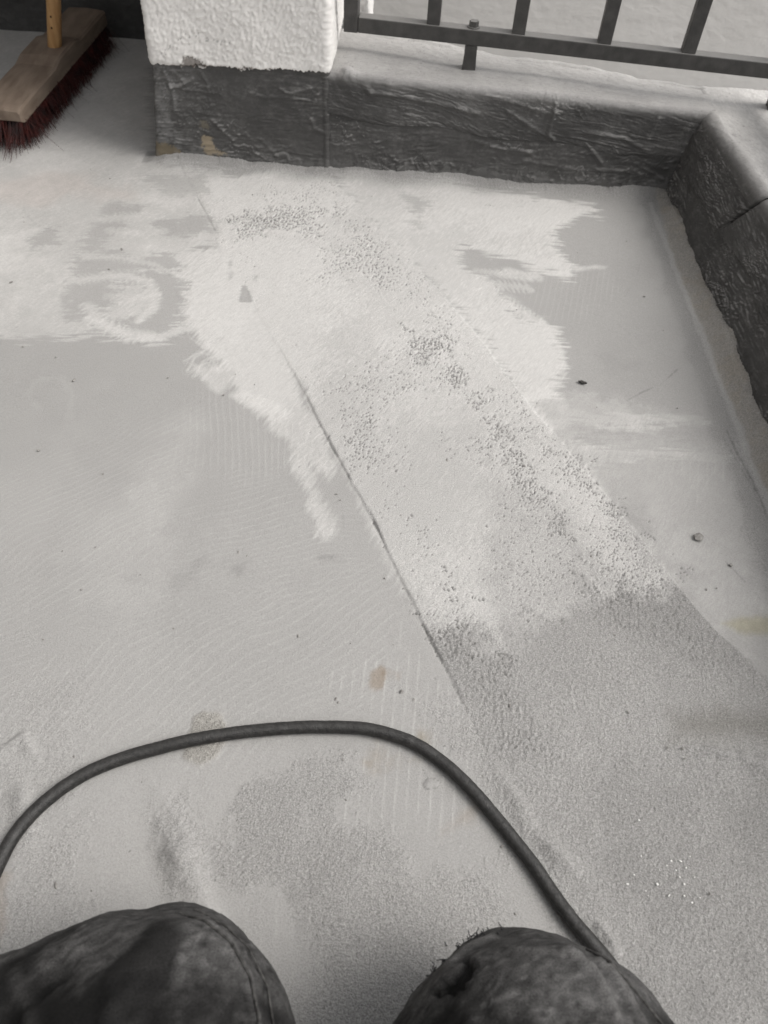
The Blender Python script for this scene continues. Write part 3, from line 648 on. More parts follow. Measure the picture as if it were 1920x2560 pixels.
def coat_col(s, t, dust, seed, top):
    base = 0.062 * (1 + 0.12 * samp(FBM5, s + seed, t, 0.4))
    cl = sstep(-1.2, 1.4, samp(FBM5, s, t + seed * 1.7, 0.33))
    sk = sstep(-0.2, 1.6, samp(STREAK3, s + 1.7 * seed, t, 0.42))
    fz = sstep(-0.5, 1.8, samp(FBM3, s, t + seed, 0.12))
    a = base + (0.04 + 0.12 * cl) * dust + 0.045 * sk * cl * (0.5 + 0.5 * fz) + 0.02 * fz  # the dust term also paints in relief that the flat light leaves out
    spk = sstep(3.0, 3.5, samp(WHITE, s, t, 0.5)); a = a * (1 - spk) + 0.30 * spk * 0.6 + a * spk * 0.4
    ta = 0.41 * (1 + 0.05 * samp(FBM5, s, t, 0.3) + 0.05 * samp(STREAK2, s, t, 0.4)) * (1 - 0.35 * sstep(1.5, 2.5, samp(LUMP2, s, t, 0.12)))
    a = a * (1 - top) + ta * top
    return a[..., None] * np.array([1.0, 0.972, 0.94])

kerb = empty('parapet', (0.1, 1.40, 0.0), 'low L-shaped parapet kerb coated in wrinkled dark grey waterproofing round the floor', 'parapet')
bm = bmesh.new()
box(bm, (0.27, 1.372, 0.055), (0.83, 0.07, 0.15))
core = link('concrete_core', bm_mesh('concrete_core', bm), M_CONCRETE); under(core, kerb)
bm = bmesh.new()
box(bm, (0.615, 0.49, 0.053), (0.145, 1.69, 0.145))
core2 = link('concrete_core', bm_mesh('concrete_core', bm), M_CONCRETE); under(core2, kerb)

def fold(disp, s, z, pts, w, hgt):
    d, sg, al = line_d(pts, s, z)
    return disp + hgt * np.exp(-(d / w) ** 2)

def back_sheets():
    r = 0.013
    nu = 470
    xs = np.linspace(-0.146, 0.500, nu)
    # lower strip on the face
    nv = 80
    zz = np.linspace(0.115, -0.004, nv)
    S, Z = np.meshgrid(xs, zz)
    P = np.stack([S, 1.3335 + 0 * S - 0.004 * (1 - np.clip(Z, 0, 1) / 0.15) ** 2, Z], -1)
    N = np.zeros_like(P); N[..., 1] = -1
    hh, _ = coat_relief(S, Z, 0.31, 0.10)
    for p, w, g_ in (([(0.10, 0.075), (0.155, 0.062), (0.21, 0.058)], 0.0043, 0.0014), ([(0.20, 0.045), (0.30, 0.035), (0.40, 0.04)], 0.0034, 0.0010),
                     ([(0.30, 0.082), (0.325, 0.06), (0.335, 0.05)], 0.0034, 0.0022), ([(0.34, 0.07), (0.40, 0.05), (0.45, 0.028)], 0.0034, 0.0010), ([(0.33, 0.08), (0.40, 0.06), (0.45, 0.045)], 0.0034, 0.0008)):
        hh = fold(hh, S, Z, p, w, g_)
    du, _ = ledge(hh, -Z)
    rgb = coat_col(S, Z, du, 0.2, 0 * S)
    rag = sstep(0.026, 0.016, Z + 0.005 * samp(STREAK2, S, 0 * S, 0.3) + 0.003 * samp(FBM3, S, Z, 0.1))
    rgb = rgb * (1 - 0.35 * rag[..., None]) + 0.20 * WARM * 0.35 * rag[..., None]
    wsp = sstep(2.3, 2.9, samp(WHITE, S, Z, 0.5)) * sstep(0.05, 0.02, Z) * sstep(0.12, 0.05, np.abs(S + 0.02)); rgb = rgb * (1 - wsp[..., None]) + 0.45 * wsp[..., None]
    grid_sheet('membrane_sheet', P, N, hh, rgb, 0.5 + 0 * S, M_MEMBRANE, kerb, flip=True, label='smooth brushed lower strip of dark grey membrane on the far kerb face')
    # upper strip: over the top, round the edge, down to a lap
    rows = []; nrm = []; lap = []; topm = []
    for x in xs:
        zt = 0.1665 - 0.033 * (x + 0.14)
        yb = 1.515 - 0.15 * (x + 0.087) - 1.331
        pr = profile(zt, yb, r, 0.0, 64, 12, 70, 0.0)
        le = 0.097 - 0.058 * (x + 0.145) + 0.004 * math.sin(x * 31)            # lower edge of the lap
        zf = zt - r
        k0 = 64 + 12
        zs = np.linspace(zf, le, 71)
        pr[k0:, 1] = zs
        tp = np.zeros(len(pr)); tp[:64] = 1; tp[64:76] = np.linspace(1, 0.12, 12); tp[76:84] = np.linspace(0.12, 0, 8)
        rows.append(np.stack([np.full(len(pr), x), 1.331 + pr[:, 0], pr[:, 1]], 1))
        nrm.append(np.stack([np.zeros(len(pr)), pr[:, 2], pr[:, 3]], 1)); topm.append(tp)
    P = np.array(rows).transpose(1, 0, 2); N = np.array(nrm).transpose(1, 0, 2); T = np.array(topm).T
    S = P[..., 0]; t = np.cumsum(np.concatenate([np.zeros((1, nu)), np.linalg.norm(np.diff(P, axis=0), axis=2)]), 0)
    hh, _ = coat_relief(S, t, 0.77, 0.5)
    hh = hh * (1 - 0.6 * T) + 0.0009 * T * samp(FBM5, S, t, 0.3) + 0.0003 * T * samp(FBM4, S, t, 0.12)
    Z = P[..., 2] - 0.15 * (N[..., 2] > 0.9) * 0
    F_ = (N[..., 2] < 0.3)
    for p, w, g_ in (([(0.235, 0.155), (0.236, 0.12), (0.232, 0.095), (0.245, 0.084)], 0.0031, 0.0028), ([(-0.07, 0.140), (-0.02, 0.138), (0.06, 0.128), (0.11, 0.118)], 0.0043, 0.0024),
                     ([(-0.08, 0.15), (-0.07, 0.140)], 0.0051, 0.0020), ([(0.12, 0.15), (0.20, 0.132), (0.24, 0.128)], 0.0051, 0.0018), ([(0.16, 0.125), (0.21, 0.10), (0.235, 0.088)], 0.0034, 0.0016),
                     ([(0.29, 0.10), (0.36, 0.095), (0.41, 0.075)], 0.0034, 0.0016), ([(0.41, 0.13), (0.405, 0.11), (0.40, 0.085)], 0.0034, 0.0018)):
        d, _, _ = line_d(p, S, P[..., 2]); e = np.exp(-(d / w) ** 2) * F_
        hh = hh + g_ * e
    ef = sstep(0.03, 0.0, np.hypot(S + 0.11, (t - t[64:65]) * 1.0))            # crumpled tongue by the pillar
    hh = hh + ef * 0.004 * np.abs(samp(FBM5, S, t, 0.14))
    hh[-3:] += np.array([[-0.0005], [-0.002], [-0.006]])
    # bed the edge deformations in at the back rim
    hh += 0.0015 * T * samp(FBM5, S, 0 * S, 0.25) * (np.arange(len(T)) < 6)[:, None]
    du, _ = ledge(hh, t)
    rgb = coat_col(S, t, du, 0.6, T * (0.80 + 0.2 * sstep(0.09, 0.0, t)))  # top paler towards the back, partly painting in the brighter light there
    dk = sstep(0.012, 0.0, P[..., 2] - (0.097 - 0.058 * (S + 0.145))) * F_
    rgb = rgb * (1 + 0.25 * sstep(0.4, 1.2, samp(FBM2, S, t, 0.12))[..., None] * (1 - T[..., None])) * (1 - 0.2 * dk[..., None])
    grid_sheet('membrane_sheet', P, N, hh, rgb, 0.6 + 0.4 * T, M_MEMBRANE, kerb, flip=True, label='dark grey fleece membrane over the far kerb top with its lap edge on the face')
back_sheets()

def foot_x(y): return 0.457 + 0.046 * np.clip(1.328 - y, 0, 0.7)

def right_sheet(y0, y1, zlo, zhi, off, seed, weave, lab, cut0=False, cut1=False):
    """inner face (and top, if zhi is None) of the right-hand kerb, from y0 to y1"""
    nu = max(60, int(abs(y1 - y0) / 0.0016))
    ys = np.linspace(y0, y1, nu)
    r = 0.016
    rows = []; nrm = []; tm = []
    zt = 0.1425
    for y in ys:
        xk = float(foot_x(y)); lean = 0.026 + 0.085 * min(max(1.328 - y, 0), 0.35)
        if zhi is None:
            pr = profile(zt + 0.004 * max(0, 1.3 - y), 0.20 - lean, r, 0.0, 70, 12, 84, 0.0)
            zf = zt - r; pr[82:, 1] = np.linspace(zf, zlo + 0.004 * math.sin(y * 37 + seed), 85)
            tp = np.zeros(len(pr)); tp[:70] = 1; tp[70:82] = np.linspace(1, 0.1, 12); tp[82:92] = np.linspace(0.1, 0, 10)
            x = xk + lean * np.clip(pr[:, 1] / 0.13, 0, 1) + pr[:, 0]
        else:
            z = np.linspace(zhi, zlo, 90)
            pr = np.stack([0 * z, z, -1 + 0 * z, 0 * z], 1); tp = 0 * z
            x = xk + lean * np.clip(z / 0.13, 0, 1)
        yy = np.full(len(pr), y)
        if cut0: yy = yy - 0.50 * (pr[:, 1] - 0.10) * sstep(0.10, 0.0, y - y0)
        if cut1: yy = yy - 0.50 * (pr[:, 1] - 0.10) * sstep(0.10, 0.0, y1 - y)
        rows.append(np.stack([x, yy, pr[:, 1]], 1)); nrm.append(np.stack([pr[:, 2], 0 * x, pr[:, 3]], 1)); tm.append(tp)
    P = np.array(rows).transpose(1, 0, 2); N = np.array(nrm).transpose(1, 0, 2); T = np.array(tm).T
    S = P[..., 1]; t = np.cumsum(np.concatenate([np.zeros((1, nu)), np.linalg.norm(np.diff(P, axis=0), axis=2)]), 0)
    hh, _ = coat_relief(S, t, seed, weave)
    hh = hh * 1.15 * (1 - 0.65 * T) + 0.0012 * T * samp(FBM5, S, t, 0.22) + off
    if zhi is None: hh[-3:] += np.array([[-0.0005], [-0.002], [-0.006]])
    if cut0: hh[:, :3] += np.array([[-0.007, -0.002, 0]]) * (1 - T[:, :3])
    if cut1: hh[:, -3:] += np.array([[0, -0.002, -0.007]]) * (1 - T[:, -3:])
    du, _ = ledge(hh, t)
    rgb = coat_col(S, t, du, seed, T * 0.95)
    lit_top = sstep(0.14, 0.05, t) if zhi is None else 0
    if zhi is None: rgb = rgb * (1 + 0.25 * (T * lit_top)[..., None])  # outer side of the top lightened, partly standing in for stronger light
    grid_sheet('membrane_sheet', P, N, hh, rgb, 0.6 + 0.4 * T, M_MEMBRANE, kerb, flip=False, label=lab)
right_sheet(-0.25, 1.36, -0.004, 0.085, 0.0, 1.13, 0.12, 'long lower strip of dark grey membrane on the right kerb face')
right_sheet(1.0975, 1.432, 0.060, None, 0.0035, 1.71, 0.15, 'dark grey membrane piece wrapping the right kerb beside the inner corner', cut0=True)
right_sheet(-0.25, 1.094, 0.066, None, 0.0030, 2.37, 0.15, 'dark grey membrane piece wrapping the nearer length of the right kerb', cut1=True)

# ------------------------------------------------------------------ pillar
pillar = empty('pillar', (-0.28, 1.50, 0.0), 'white rough stucco pillar standing on a dark grey coated base', 'pillar')
def wall_path(pts, step, r):
    """plan polyline with rounded corners -> points and outward normals (outside is on the right of travel)"""
    out = []; nn = []
    P = [np.array(p, float) for p in pts]
    segs = []
    for i in range(len(P) - 1):
        d = (P[i + 1] - P[i]); l = np.linalg.norm(d); segs.append((P[i], d / l, l))
    for i, (p, d, l) in enumerate(segs):
        a = r if i > 0 else 0; b = l - (r if i < len(segs) - 1 else 0)
        n = np.array([d[1], -d[0]])
        for s in np.arange(a, b, step): out.append(p + d * s); nn.append(n)
        if i < len(segs) - 1:
            d2 = segs[i + 1][1]; n2 = np.array([d2[1], -d2[0]])
            cr = d[0] * d2[1] - d[1] * d2[0]
            q0 = p + d * (l - r); q1 = P[i + 1] + d2 * r
            for k in range(6):
                f = k / 6
                w = (1 - f) ** 2 * q0 + 2 * f * (1 - f) * P[i + 1] + f * f * q1
                m = n * (1 - f) + n2 * f
                out.append(w); nn.append(m / np.linalg.norm(m))
    out.append(P[-1]); nn.append(nn[-1])
    return np.array(out), np.array(nn)

def stucco():
    pth, nn = wall_path([(-0.427, 1.90), (-0.427, 1.333), (-0.140, 1.333), (-0.140, 1.75)], 0.0021, 0.007)
    zs = np.concatenate([[0.166, 0.164, 0.1635], np.arange(0.1645, 0.46, 0.0021), np.linspace(0.47, 2.3, 60)])
    inset = np.zeros(len(zs)); inset[0] = -0.02; inset[1] = -0.006; inset[2] = -0.002
    U = np.concatenate([[0], np.cumsum(np.linalg.norm(np.diff(pth, axis=0), axis=1))])
    S, Z = np.meshgrid(U, zs)
    X = np.broadcast_to(pth[:, 0], S.shape); Y = np.broadcast_to(pth[:, 1], S.shape)
    fx = np.clip((X + 0.427) / 0.287, 0, 1)
    bot = -0.004 + 0.0085 * fx                                   # the stucco foot rises a little to the right
    low = sstep(0.30, 0.16, Z)
    Zp = Z + bot * low + 0.0015 * samp(FBM3, S, 0 * S, 0.2) * sstep(0.2, 0.164, Z)
    P = np.stack([X, Y, Zp], -1)
    N = np.zeros_like(P); N[..., 0] = nn[:, 0]; N[..., 1] = nn[:, 1]
    lum = samp(GRIT, S, Z, 0.29); l2 = samp(LUMP, S, Z, 0.19)
    rel = 0.00062 * np.maximum(lum, -0.7) + 0.0003 * np.maximum(l2, -0.8) + 0.0010 * samp(FBM5, S, Z, 0.35)
    rel = rel * sstep(0.163, 0.172, Z)
    disp = 0.005 + rel + inset[:, None]
    front = (np.abs(Y - 1.333) < 0.004)
    a = 0.78 * (1 + 0.015 * samp(FBM5, S, Z, 0.3)) * np.ones_like(S)
    t3 = np.ones(S.shape + (3,)) * np.array([1.0, 0.972, 0.935])
    a = a * (1 - 0.10 * sstep(0.21, 0.165, Zp) * sstep(-0.8, 1.2, samp(FBM4, S, Z, 0.12))) * (1 - 0.05 * sstep(0.2, -1.2, lum))
    # chipped, stained foot
    for pts, v in (([(-0.385, 0.160), (-0.375, 0.171), (-0.362, 0.178), (-0.350, 0.174), (-0.337, 0.166), (-0.325, 0.166), (-0.31, 0.161)], 0.62), ):
        sdv = poly_sd(pts, X, Zp) + 0.0022 * samp(FBM3, S, Z, 0.09)
        m = sstep(-0.0006, 0.0012, sdv) * front
        a = a * (1 - v * m); disp = disp - 0.0022 * m
        t3 = t3 * (1 + m[..., None] * np.array([0.02, -0.03, -0.06]))
    d, _, _ = line_d([(-0.395, 0.1605), (-0.35, 0.163), (-0.30, 0.1635), (-0.25, 0.1645), (-0.2, 0.1645)], X, Zp + 0.0012 * samp(FBM3, X, 0 * X, 0.08))
    m = sstep(0.0016, 0.0006, d) * front; a = a * (1 - 0.8 * m); disp = disp - 0.003 * m; t3 = t3 * (1 + m[..., None] * np.array([0.08, -0.08, -0.15]))
    d, _, _ = line_d([(-0.415, 0.178), (-0.398, 0.185), (-0.385, 0.195), (-0.372, 0.205), (-0.35, 0.208), (-0.33, 0.203), (-0.29, 0.202)], X, Zp + 0.003 * samp(FBM3, X, Z, 0.10))
    m = sstep(0.0007, 0.0002, d) * front; a = a * (1 - 0.40 * m); disp = disp - 0.0008 * m
    V = (P + N * disp[..., None]).reshape(-1, 3)
    me = mesh_from('stucco_render', V, grid_faces(S.shape[1], S.shape[0]))
    set_col(me, (a[..., None] * t3).reshape(-1, 3), np.ones(S.size) * 0.6)
    under(link('stucco_render', me, M_STUCCO), pillar)
    # brighter outer pier behind, seen past the railing
    pth, nn = wall_path([(-0.16, 1.60), (-0.092, 1.60), (-0.092, 1.74), (-0.16, 1.74)], 0.003, 0.006)
    zs = np.concatenate([np.linspace(-2.5, -0.1, 60), np.arange(-0.095, 0.46, 0.003), np.linspace(0.47, 2.3, 40)])
    U = np.concatenate([[0], np.cumsum(np.linalg.norm(np.diff(pth, axis=0), axis=1))])
    S, Z = np.meshgrid(U, zs)
    P = np.stack([np.broadcast_to(pth[:, 0], S.shape), np.broadcast_to(pth[:, 1], S.shape), Z], -1)
    N = np.zeros_like(P); N[..., 0] = nn[:, 0]; N[..., 1] = nn[:, 1]
    rel = 0.0008 * samp(LUMP, S, Z, 0.24) + 0.0004 * samp(LUMP2, S, Z, 0.19)
    me = mesh_from('rear_pier', (P + N * rel[..., None]).reshape(-1, 3), grid_faces(S.shape[1], S.shape[0]))
    set_col(me, np.ones((S.size, 3)) * 0.72 * np.array([1.0, 0.98, 0.95]), np.ones(S.size) * 0.6)
    under(link('rear_pier', me, M_STUCCO), pillar)
    # coated base
    pth, nn = wall_path([(-0.427, 1.88), (-0.427, 1.334), (-0.139, 1.334), (-0.139, 1.42)], 0.0018, 0.009)
    zs = np.linspace(0.176, -0.005, 120)
    U = np.concatenate([[0], np.cumsum(np.linalg.norm(np.diff(pth, axis=0), axis=1))])
    S, Z = np.meshgrid(U, zs)
    X = np.broadcast_to(pth[:, 0], S.shape).copy(); Y = np.broadcast_to(pth[:, 1], S.shape).copy()
    lean = (1 - np.clip(Z, 0, 1) / 0.176)
    lf = sstep(-0.33, -0.43, X)
    X = X - 0.028 * lean ** 1.1 * lf
    N = np.zeros(S.shape + (3,)); N[..., 0] = nn[:, 0]; N[..., 1] = nn[:, 1]
    P = np.stack([X, Y - 0.004 * lean ** 2 * (np.abs(N[..., 1]) > 0.5), Z], -1)
    hh, _ = coat_relief(S + 0.4, Z, 3.1, 0.12)
    front = N[..., 1] < -0.3
    for p, w, g_ in (([(-0.413, 0.155), (-0.408, 0.135), (-0.404, 0.125), (-0.385, 0.130), (-0.365, 0.140)], 0.0031, 0.0024), ([(-0.385, 0.152), (-0.352, 0.155), (-0.342, 0.135), (-0.342, 0.122), (-0.372, 0.123), (-0.404, 0.127)], 0.0027, 0.0018),
                     ([(-0.404, 0.125), (-0.402, 0.105), (-0.405, 0.09)], 0.0034, 0.0024), ([(-0.404, 0.125), (-0.418, 0.108)], 0.0027, 0.0020), ([(-0.395, 0.15), (-0.378, 0.133), (-0.392, 0.126)], 0.0031, 0.0014),
                     ([(-0.27, 0.125), (-0.25, 0.12), (-0.21, 0.123), (-0.16, 0.118)], 0.0034, 0.0014), ([(-0.22, 0.135), (-0.205, 0.128), (-0.17, 0.14)], 0.0034, 0.0016), ([(-0.34, 0.075), (-0.325, 0.06), (-0.31, 0.045)], 0.0034, 0.0016),
                     ([(-0.17, 0.09), (-0.165, 0.075), (-0.15, 0.07)], 0.0034, 0.0016), ([(-0.26, 0.05), (-0.24, 0.03), (-0.23, 0.02)], 0.0034, 0.0012)):
        d, _, _ = line_d(p, X, Z); e = np.exp(-(d / w) ** 2) * front
        hh = hh + g_ * e
    du, _ = ledge(hh, -Z)
    rgb = coat_col(S + 0.4, Z, du, 2.9, 0 * S)
    lite = (0.055 * sstep(-0.35, -0.42, X) * front)[..., None]
    rgb = rgb + lite * sstep(-0.5, 1.0, samp(FBM3, S, Z, 0.2))[..., None]
    for pts, c_ in (([(-0.367, 0.047), (-0.348, 0.047), (-0.342, 0.030), (-0.325, 0.02), (-0.335, 0.016), (-0.348, 0.024), (-0.352, 0.010), (-0.360, 0.012), (-0.362, 0.030)], (0.30, 0.245, 0.17)),
                    ([(-0.362, 0.072), (-0.350, 0.073), (-0.348, 0.062), (-0.360, 0.060)], (0.13, 0.115, 0.09)), ([(-0.47, 0.034), (-0.43, 0.032), (-0.405, 0.018), (-0.41, 0.004), (-0.47, 0.004)], (0.16, 0.13, 0.085))):
        m = (sstep(-0.001, 0.001, poly_sd(pts, X, Z) + 0.0025 * samp(FBM3, S, Z, 0.08)) * front)[..., None] * 0.85
        rgb = rgb * (1 - m) + np.array(c_) * m
    rag = (sstep(0.020, 0.012, Z + 0.004 * samp(STREAK2, S, 0 * S, 0.3)))[..., None]
    rgb = rgb * (1 - 0.3 * rag) + 0.2 * WARM * 0.3 * rag
    # a vertical lap at the right-hand end
    hh = hh + 0.0025 * sstep(-0.150, -0.146, X) * front
    V = (P + N * hh[..., None]).reshape(-1, 3)
    me = mesh_from('base_coating', V, grid_faces(S.shape[1], S.shape[0])[:, ::-1])
    set_col(me, rgb.reshape(-1, 3), np.ones(S.size) * 0.5)
    under(link('base_coating', me, M_MEMBRANE), pillar)
stucco()

# ------------------------------------------------------------------ recess and unseen parts round it
def recess():
    w = empty('recess_wall', (-0.95, 1.90, 0.0), 'dark coated wall foot in the shaded recess behind the broom', 'wall')
    xs = np.linspace(-1.5, -0.40, 420); zs = np.linspace(0.30, -0.005, 110)
    S, Z = np.meshgrid(xs, zs)
    P = np.stack([S, 1.862 - 0.010 * (1 - np.clip(Z, 0, .3) / 0.3) ** 2, Z], -1); N = np.zeros_like(P); N[..., 1] = -1
    hh, _ = coat_relief(S, Z, 4.4, 0.5)
    du, _ = ledge(hh, -Z)
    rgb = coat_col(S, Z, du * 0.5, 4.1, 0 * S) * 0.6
    rag = sstep(0.012, 0.006, Z + 0.004 * samp(FBM3, S, Z, 0.1))
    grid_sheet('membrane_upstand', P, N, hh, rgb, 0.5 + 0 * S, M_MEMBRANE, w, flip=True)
    bm = bmesh.new(); box(bm, (-0.95, 1.95, 1.20), (1.3, 0.14, 2.5))
    under(link('plaster', bm_mesh('plaster', bm), M_LOW_BOUNCE), w)
recess()
def plain(name, c, s, mat):
    bm = bmesh.new(); box(bm, c, s)
    link(name, bm_mesh(name, bm), mat, kind='structure')
plain('side_shade_wall', (-1.66, 0.0, 1.15), (0.2, 4.05, 2.5), M_LOW_BOUNCE)  # unseen wall, added and lengthened to keep light out of the recess
plain('ceiling', (-1.00, 1.665, 1.62), (1.16, 0.69, 0.2), M_LOW_BOUNCE)
plain('ground', (0, 4, -2.6), (80, 80, 0.1), M_CONCRETE)

fw = empty('neighbour_wall', (1.0, 2.9, -2.5), 'plain grey rendered wall of the neighbouring building beyond the railing', 'wall')
bm = bmesh.new(); box(bm, (1.0, 2.95, -0.75), (7.0, 0.12, 3.5))
under(link('render', bm_mesh('render', bm), M_FACADE), fw)

# ------------------------------------------------------------------ railing
def railing():
    A = Vector((-0.110, 1.427, 0)); B = Vector((0.606, 1.3705, 0))
    d = (B - A).normalized(); ang = math.atan2(d.y, d.x); Rz = Matrix.Rotation(ang, 4, 'Z')
    rt = empty('railing', (0.0875, 1.412, 0.155), 'dark grey square-tube metal railing bolted on a short foot above the kerb', 'railing')
    def part(name, c, s, rot=Rz, bev=0.0016, **kw):
        bm = bmesh.new(); box(bm, c, s, rot, bev, 2)
        me = bm_mesh(name, bm); o = link(name, me, M_METAL, **kw); return under(o, rt)
    zb = lambda u: 0.2095 - 0.010 * u            # u metres from A
    L = (B - A).length
    t = 0.0235
    tilt = Rz @ Matrix.Rotation(math.atan(0.010), 4, 'Y')
    mid = A + d * (L / 2 + 0.0)
    part('bottom_rail', (mid.x, mid.y, zb(L / 2)), (L - 0.0245, t, t), tilt)
    part('top_rail', (mid.x, mid.y, 0.93), (L - 0.0245, 0.03, 0.03))
    e = A; part('end_post', (e.x, e.y, 0.571), (t, t, 0.748))
    for k in range(1, 5):
        q = A + d * (0.1375 * k + (0.002 if k == 3 else -0.002 if k == 1 else 0))
        z0 = zb(0.1375 * k) + t / 2 - 0.0008
        part('baluster', (q.x, q.y, (z0 + 0.915) / 2), (0.0215, 0.0195, 0.915 - z0), Rz, 0.0012)
    part('corner_post', (B.x, B.y, 0.53), (0.025, 0.025, 0.83))
    # the side run along the right kerb
    C = Vector((0.545, 0.20, 0)); m2 = (B + C) / 2; d2 = (C - B); a2 = math.atan2(d2.y, d2.x); R2 = Matrix.Rotation(a2, 4, 'Z')
    part('bottom_rail', (m2.x, m2.y, zb(L)), (d2.length - 0.029, t, t), R2)
    part('top_rail', (m2.x, m2.y, 0.93), (d2.length - 0.029, 0.03, 0.03), R2)
    # corner leg and the foot, both flared with coating where they meet the kerb
    def leg(p, zt, s, flare):
        bm = bmesh.new()
        rings = []
        for z, f in ((0.125, 1 + flare), (0.152, 1 + flare), (0.158, 1 + flare * 0.55), (0.168, 1 + flare * 0.2), (0.180, 1.0), (zt, 1.0)):
            ring = []
            for sx, sy in ((-1, -1), (1, -1), (1, 1), (-1, 1)):
                co = Rz @ Vector((sx * s / 2 * f, sy * s / 2 * f, 0)) + Vector((p.x, p.y, z)); ring.append(bm.verts.new(co))
            rings.append(ring)
        for r0, r1 in zip(rings[:-1], rings[1:]):
            for k in range(4): bm.faces.new((r0[k], r0[(k + 1) % 4], r1[(k + 1) % 4], r1[k]))
        bm.faces.new(rings[-1])
        return under(link('foot', bm_mesh('foot', bm), M_METAL), rt)
    f = A + d * 0.2015
    leg(f, zb(0.2) - t / 2 - 0.0005, 0.0205, 0.22)
        # bolt head with washer on the rail above the foot
    bm = bmesh.new()
    zr = zb(0.2) + t / 2
    bmesh.ops.create_cone(bm, cap_ends=True, segments=20, radius1=0.0105, radius2=0.0098, depth=0.0018, matrix=Matrix.Translation((f.x, f.y, zr + 0.0009)))
    bmesh.ops.create_cone(bm, cap_ends=True, segments=6, radius1=0.0080, radius2=0.0078, depth=0.0085, matrix=Matrix.Translation((f.x, f.y, zr + 0.0058)) @ Matrix.Rotation(0.35, 4, 'Z'))
    under(link('bolt', bm_mesh('bolt', bm), M_METAL), rt)
railing()

# ------------------------------------------------------------------ hose
def hose():
    pts = np.array([(-0.2757,-0.0314),(-0.2905,0.0715),(-0.2992,0.1227),(-0.2985,0.1515),(-0.2929,0.1797),(-0.2778,0.2061),(-0.2527,0.2311),(-0.2201,0.2495),(-0.1849,0.2625),(-0.1486,0.2736),(-0.1111,0.2826),(-0.0683,0.2893),(-0.0335,0.2923),(-0.0028,0.2928),(0.0239,0.2883),(0.046,0.2809),(0.0679,0.2678),(0.0892,0.25),(0.1098,0.2286),(0.1295,0.2056),(0.1483,0.1825),(0.166,0.1564),(0.1798,0.1382),(0.1917,0.1255),(0.2096,0.1048),(0.2297,0.0691),(0.2493,0.0226),(0.261,-0.0175)])
    # Catmull-Rom
    out = []
    for i in range(1, len(pts) - 2):
        p0, p1, p2, p3 = pts[i - 1:i + 3]
        for k in range(10):
            t = k / 10
            out.append(0.5 * (2 * p1 + (p2 - p0) * t + (2 * p0 - 5 * p1 + 4 * p2 - p3) * t * t + (3 * p1 - p0 - 3 * p2 + p3) * t ** 3))
    out = np.array(out)
    for _ in range(12): out[1:-1] = 0.25 * out[:-2] + 0.5 * out[1:-1] + 0.25 * out[2:]
    r = 0.0060
    z = r + 0.0006 + 0.0008 * samp(FBM2, out[:, 0], out[:, 1], 0.5)
    V, F_ = tube_arrays(np.column_stack([out, z]), r, 20)
    me = mesh_from('rubber_hose', V, F_)
    link('rubber_hose', me, M_HOSE, label='dusty black rubber hose curving in an arc across the grey floor', category='hose')
hose()

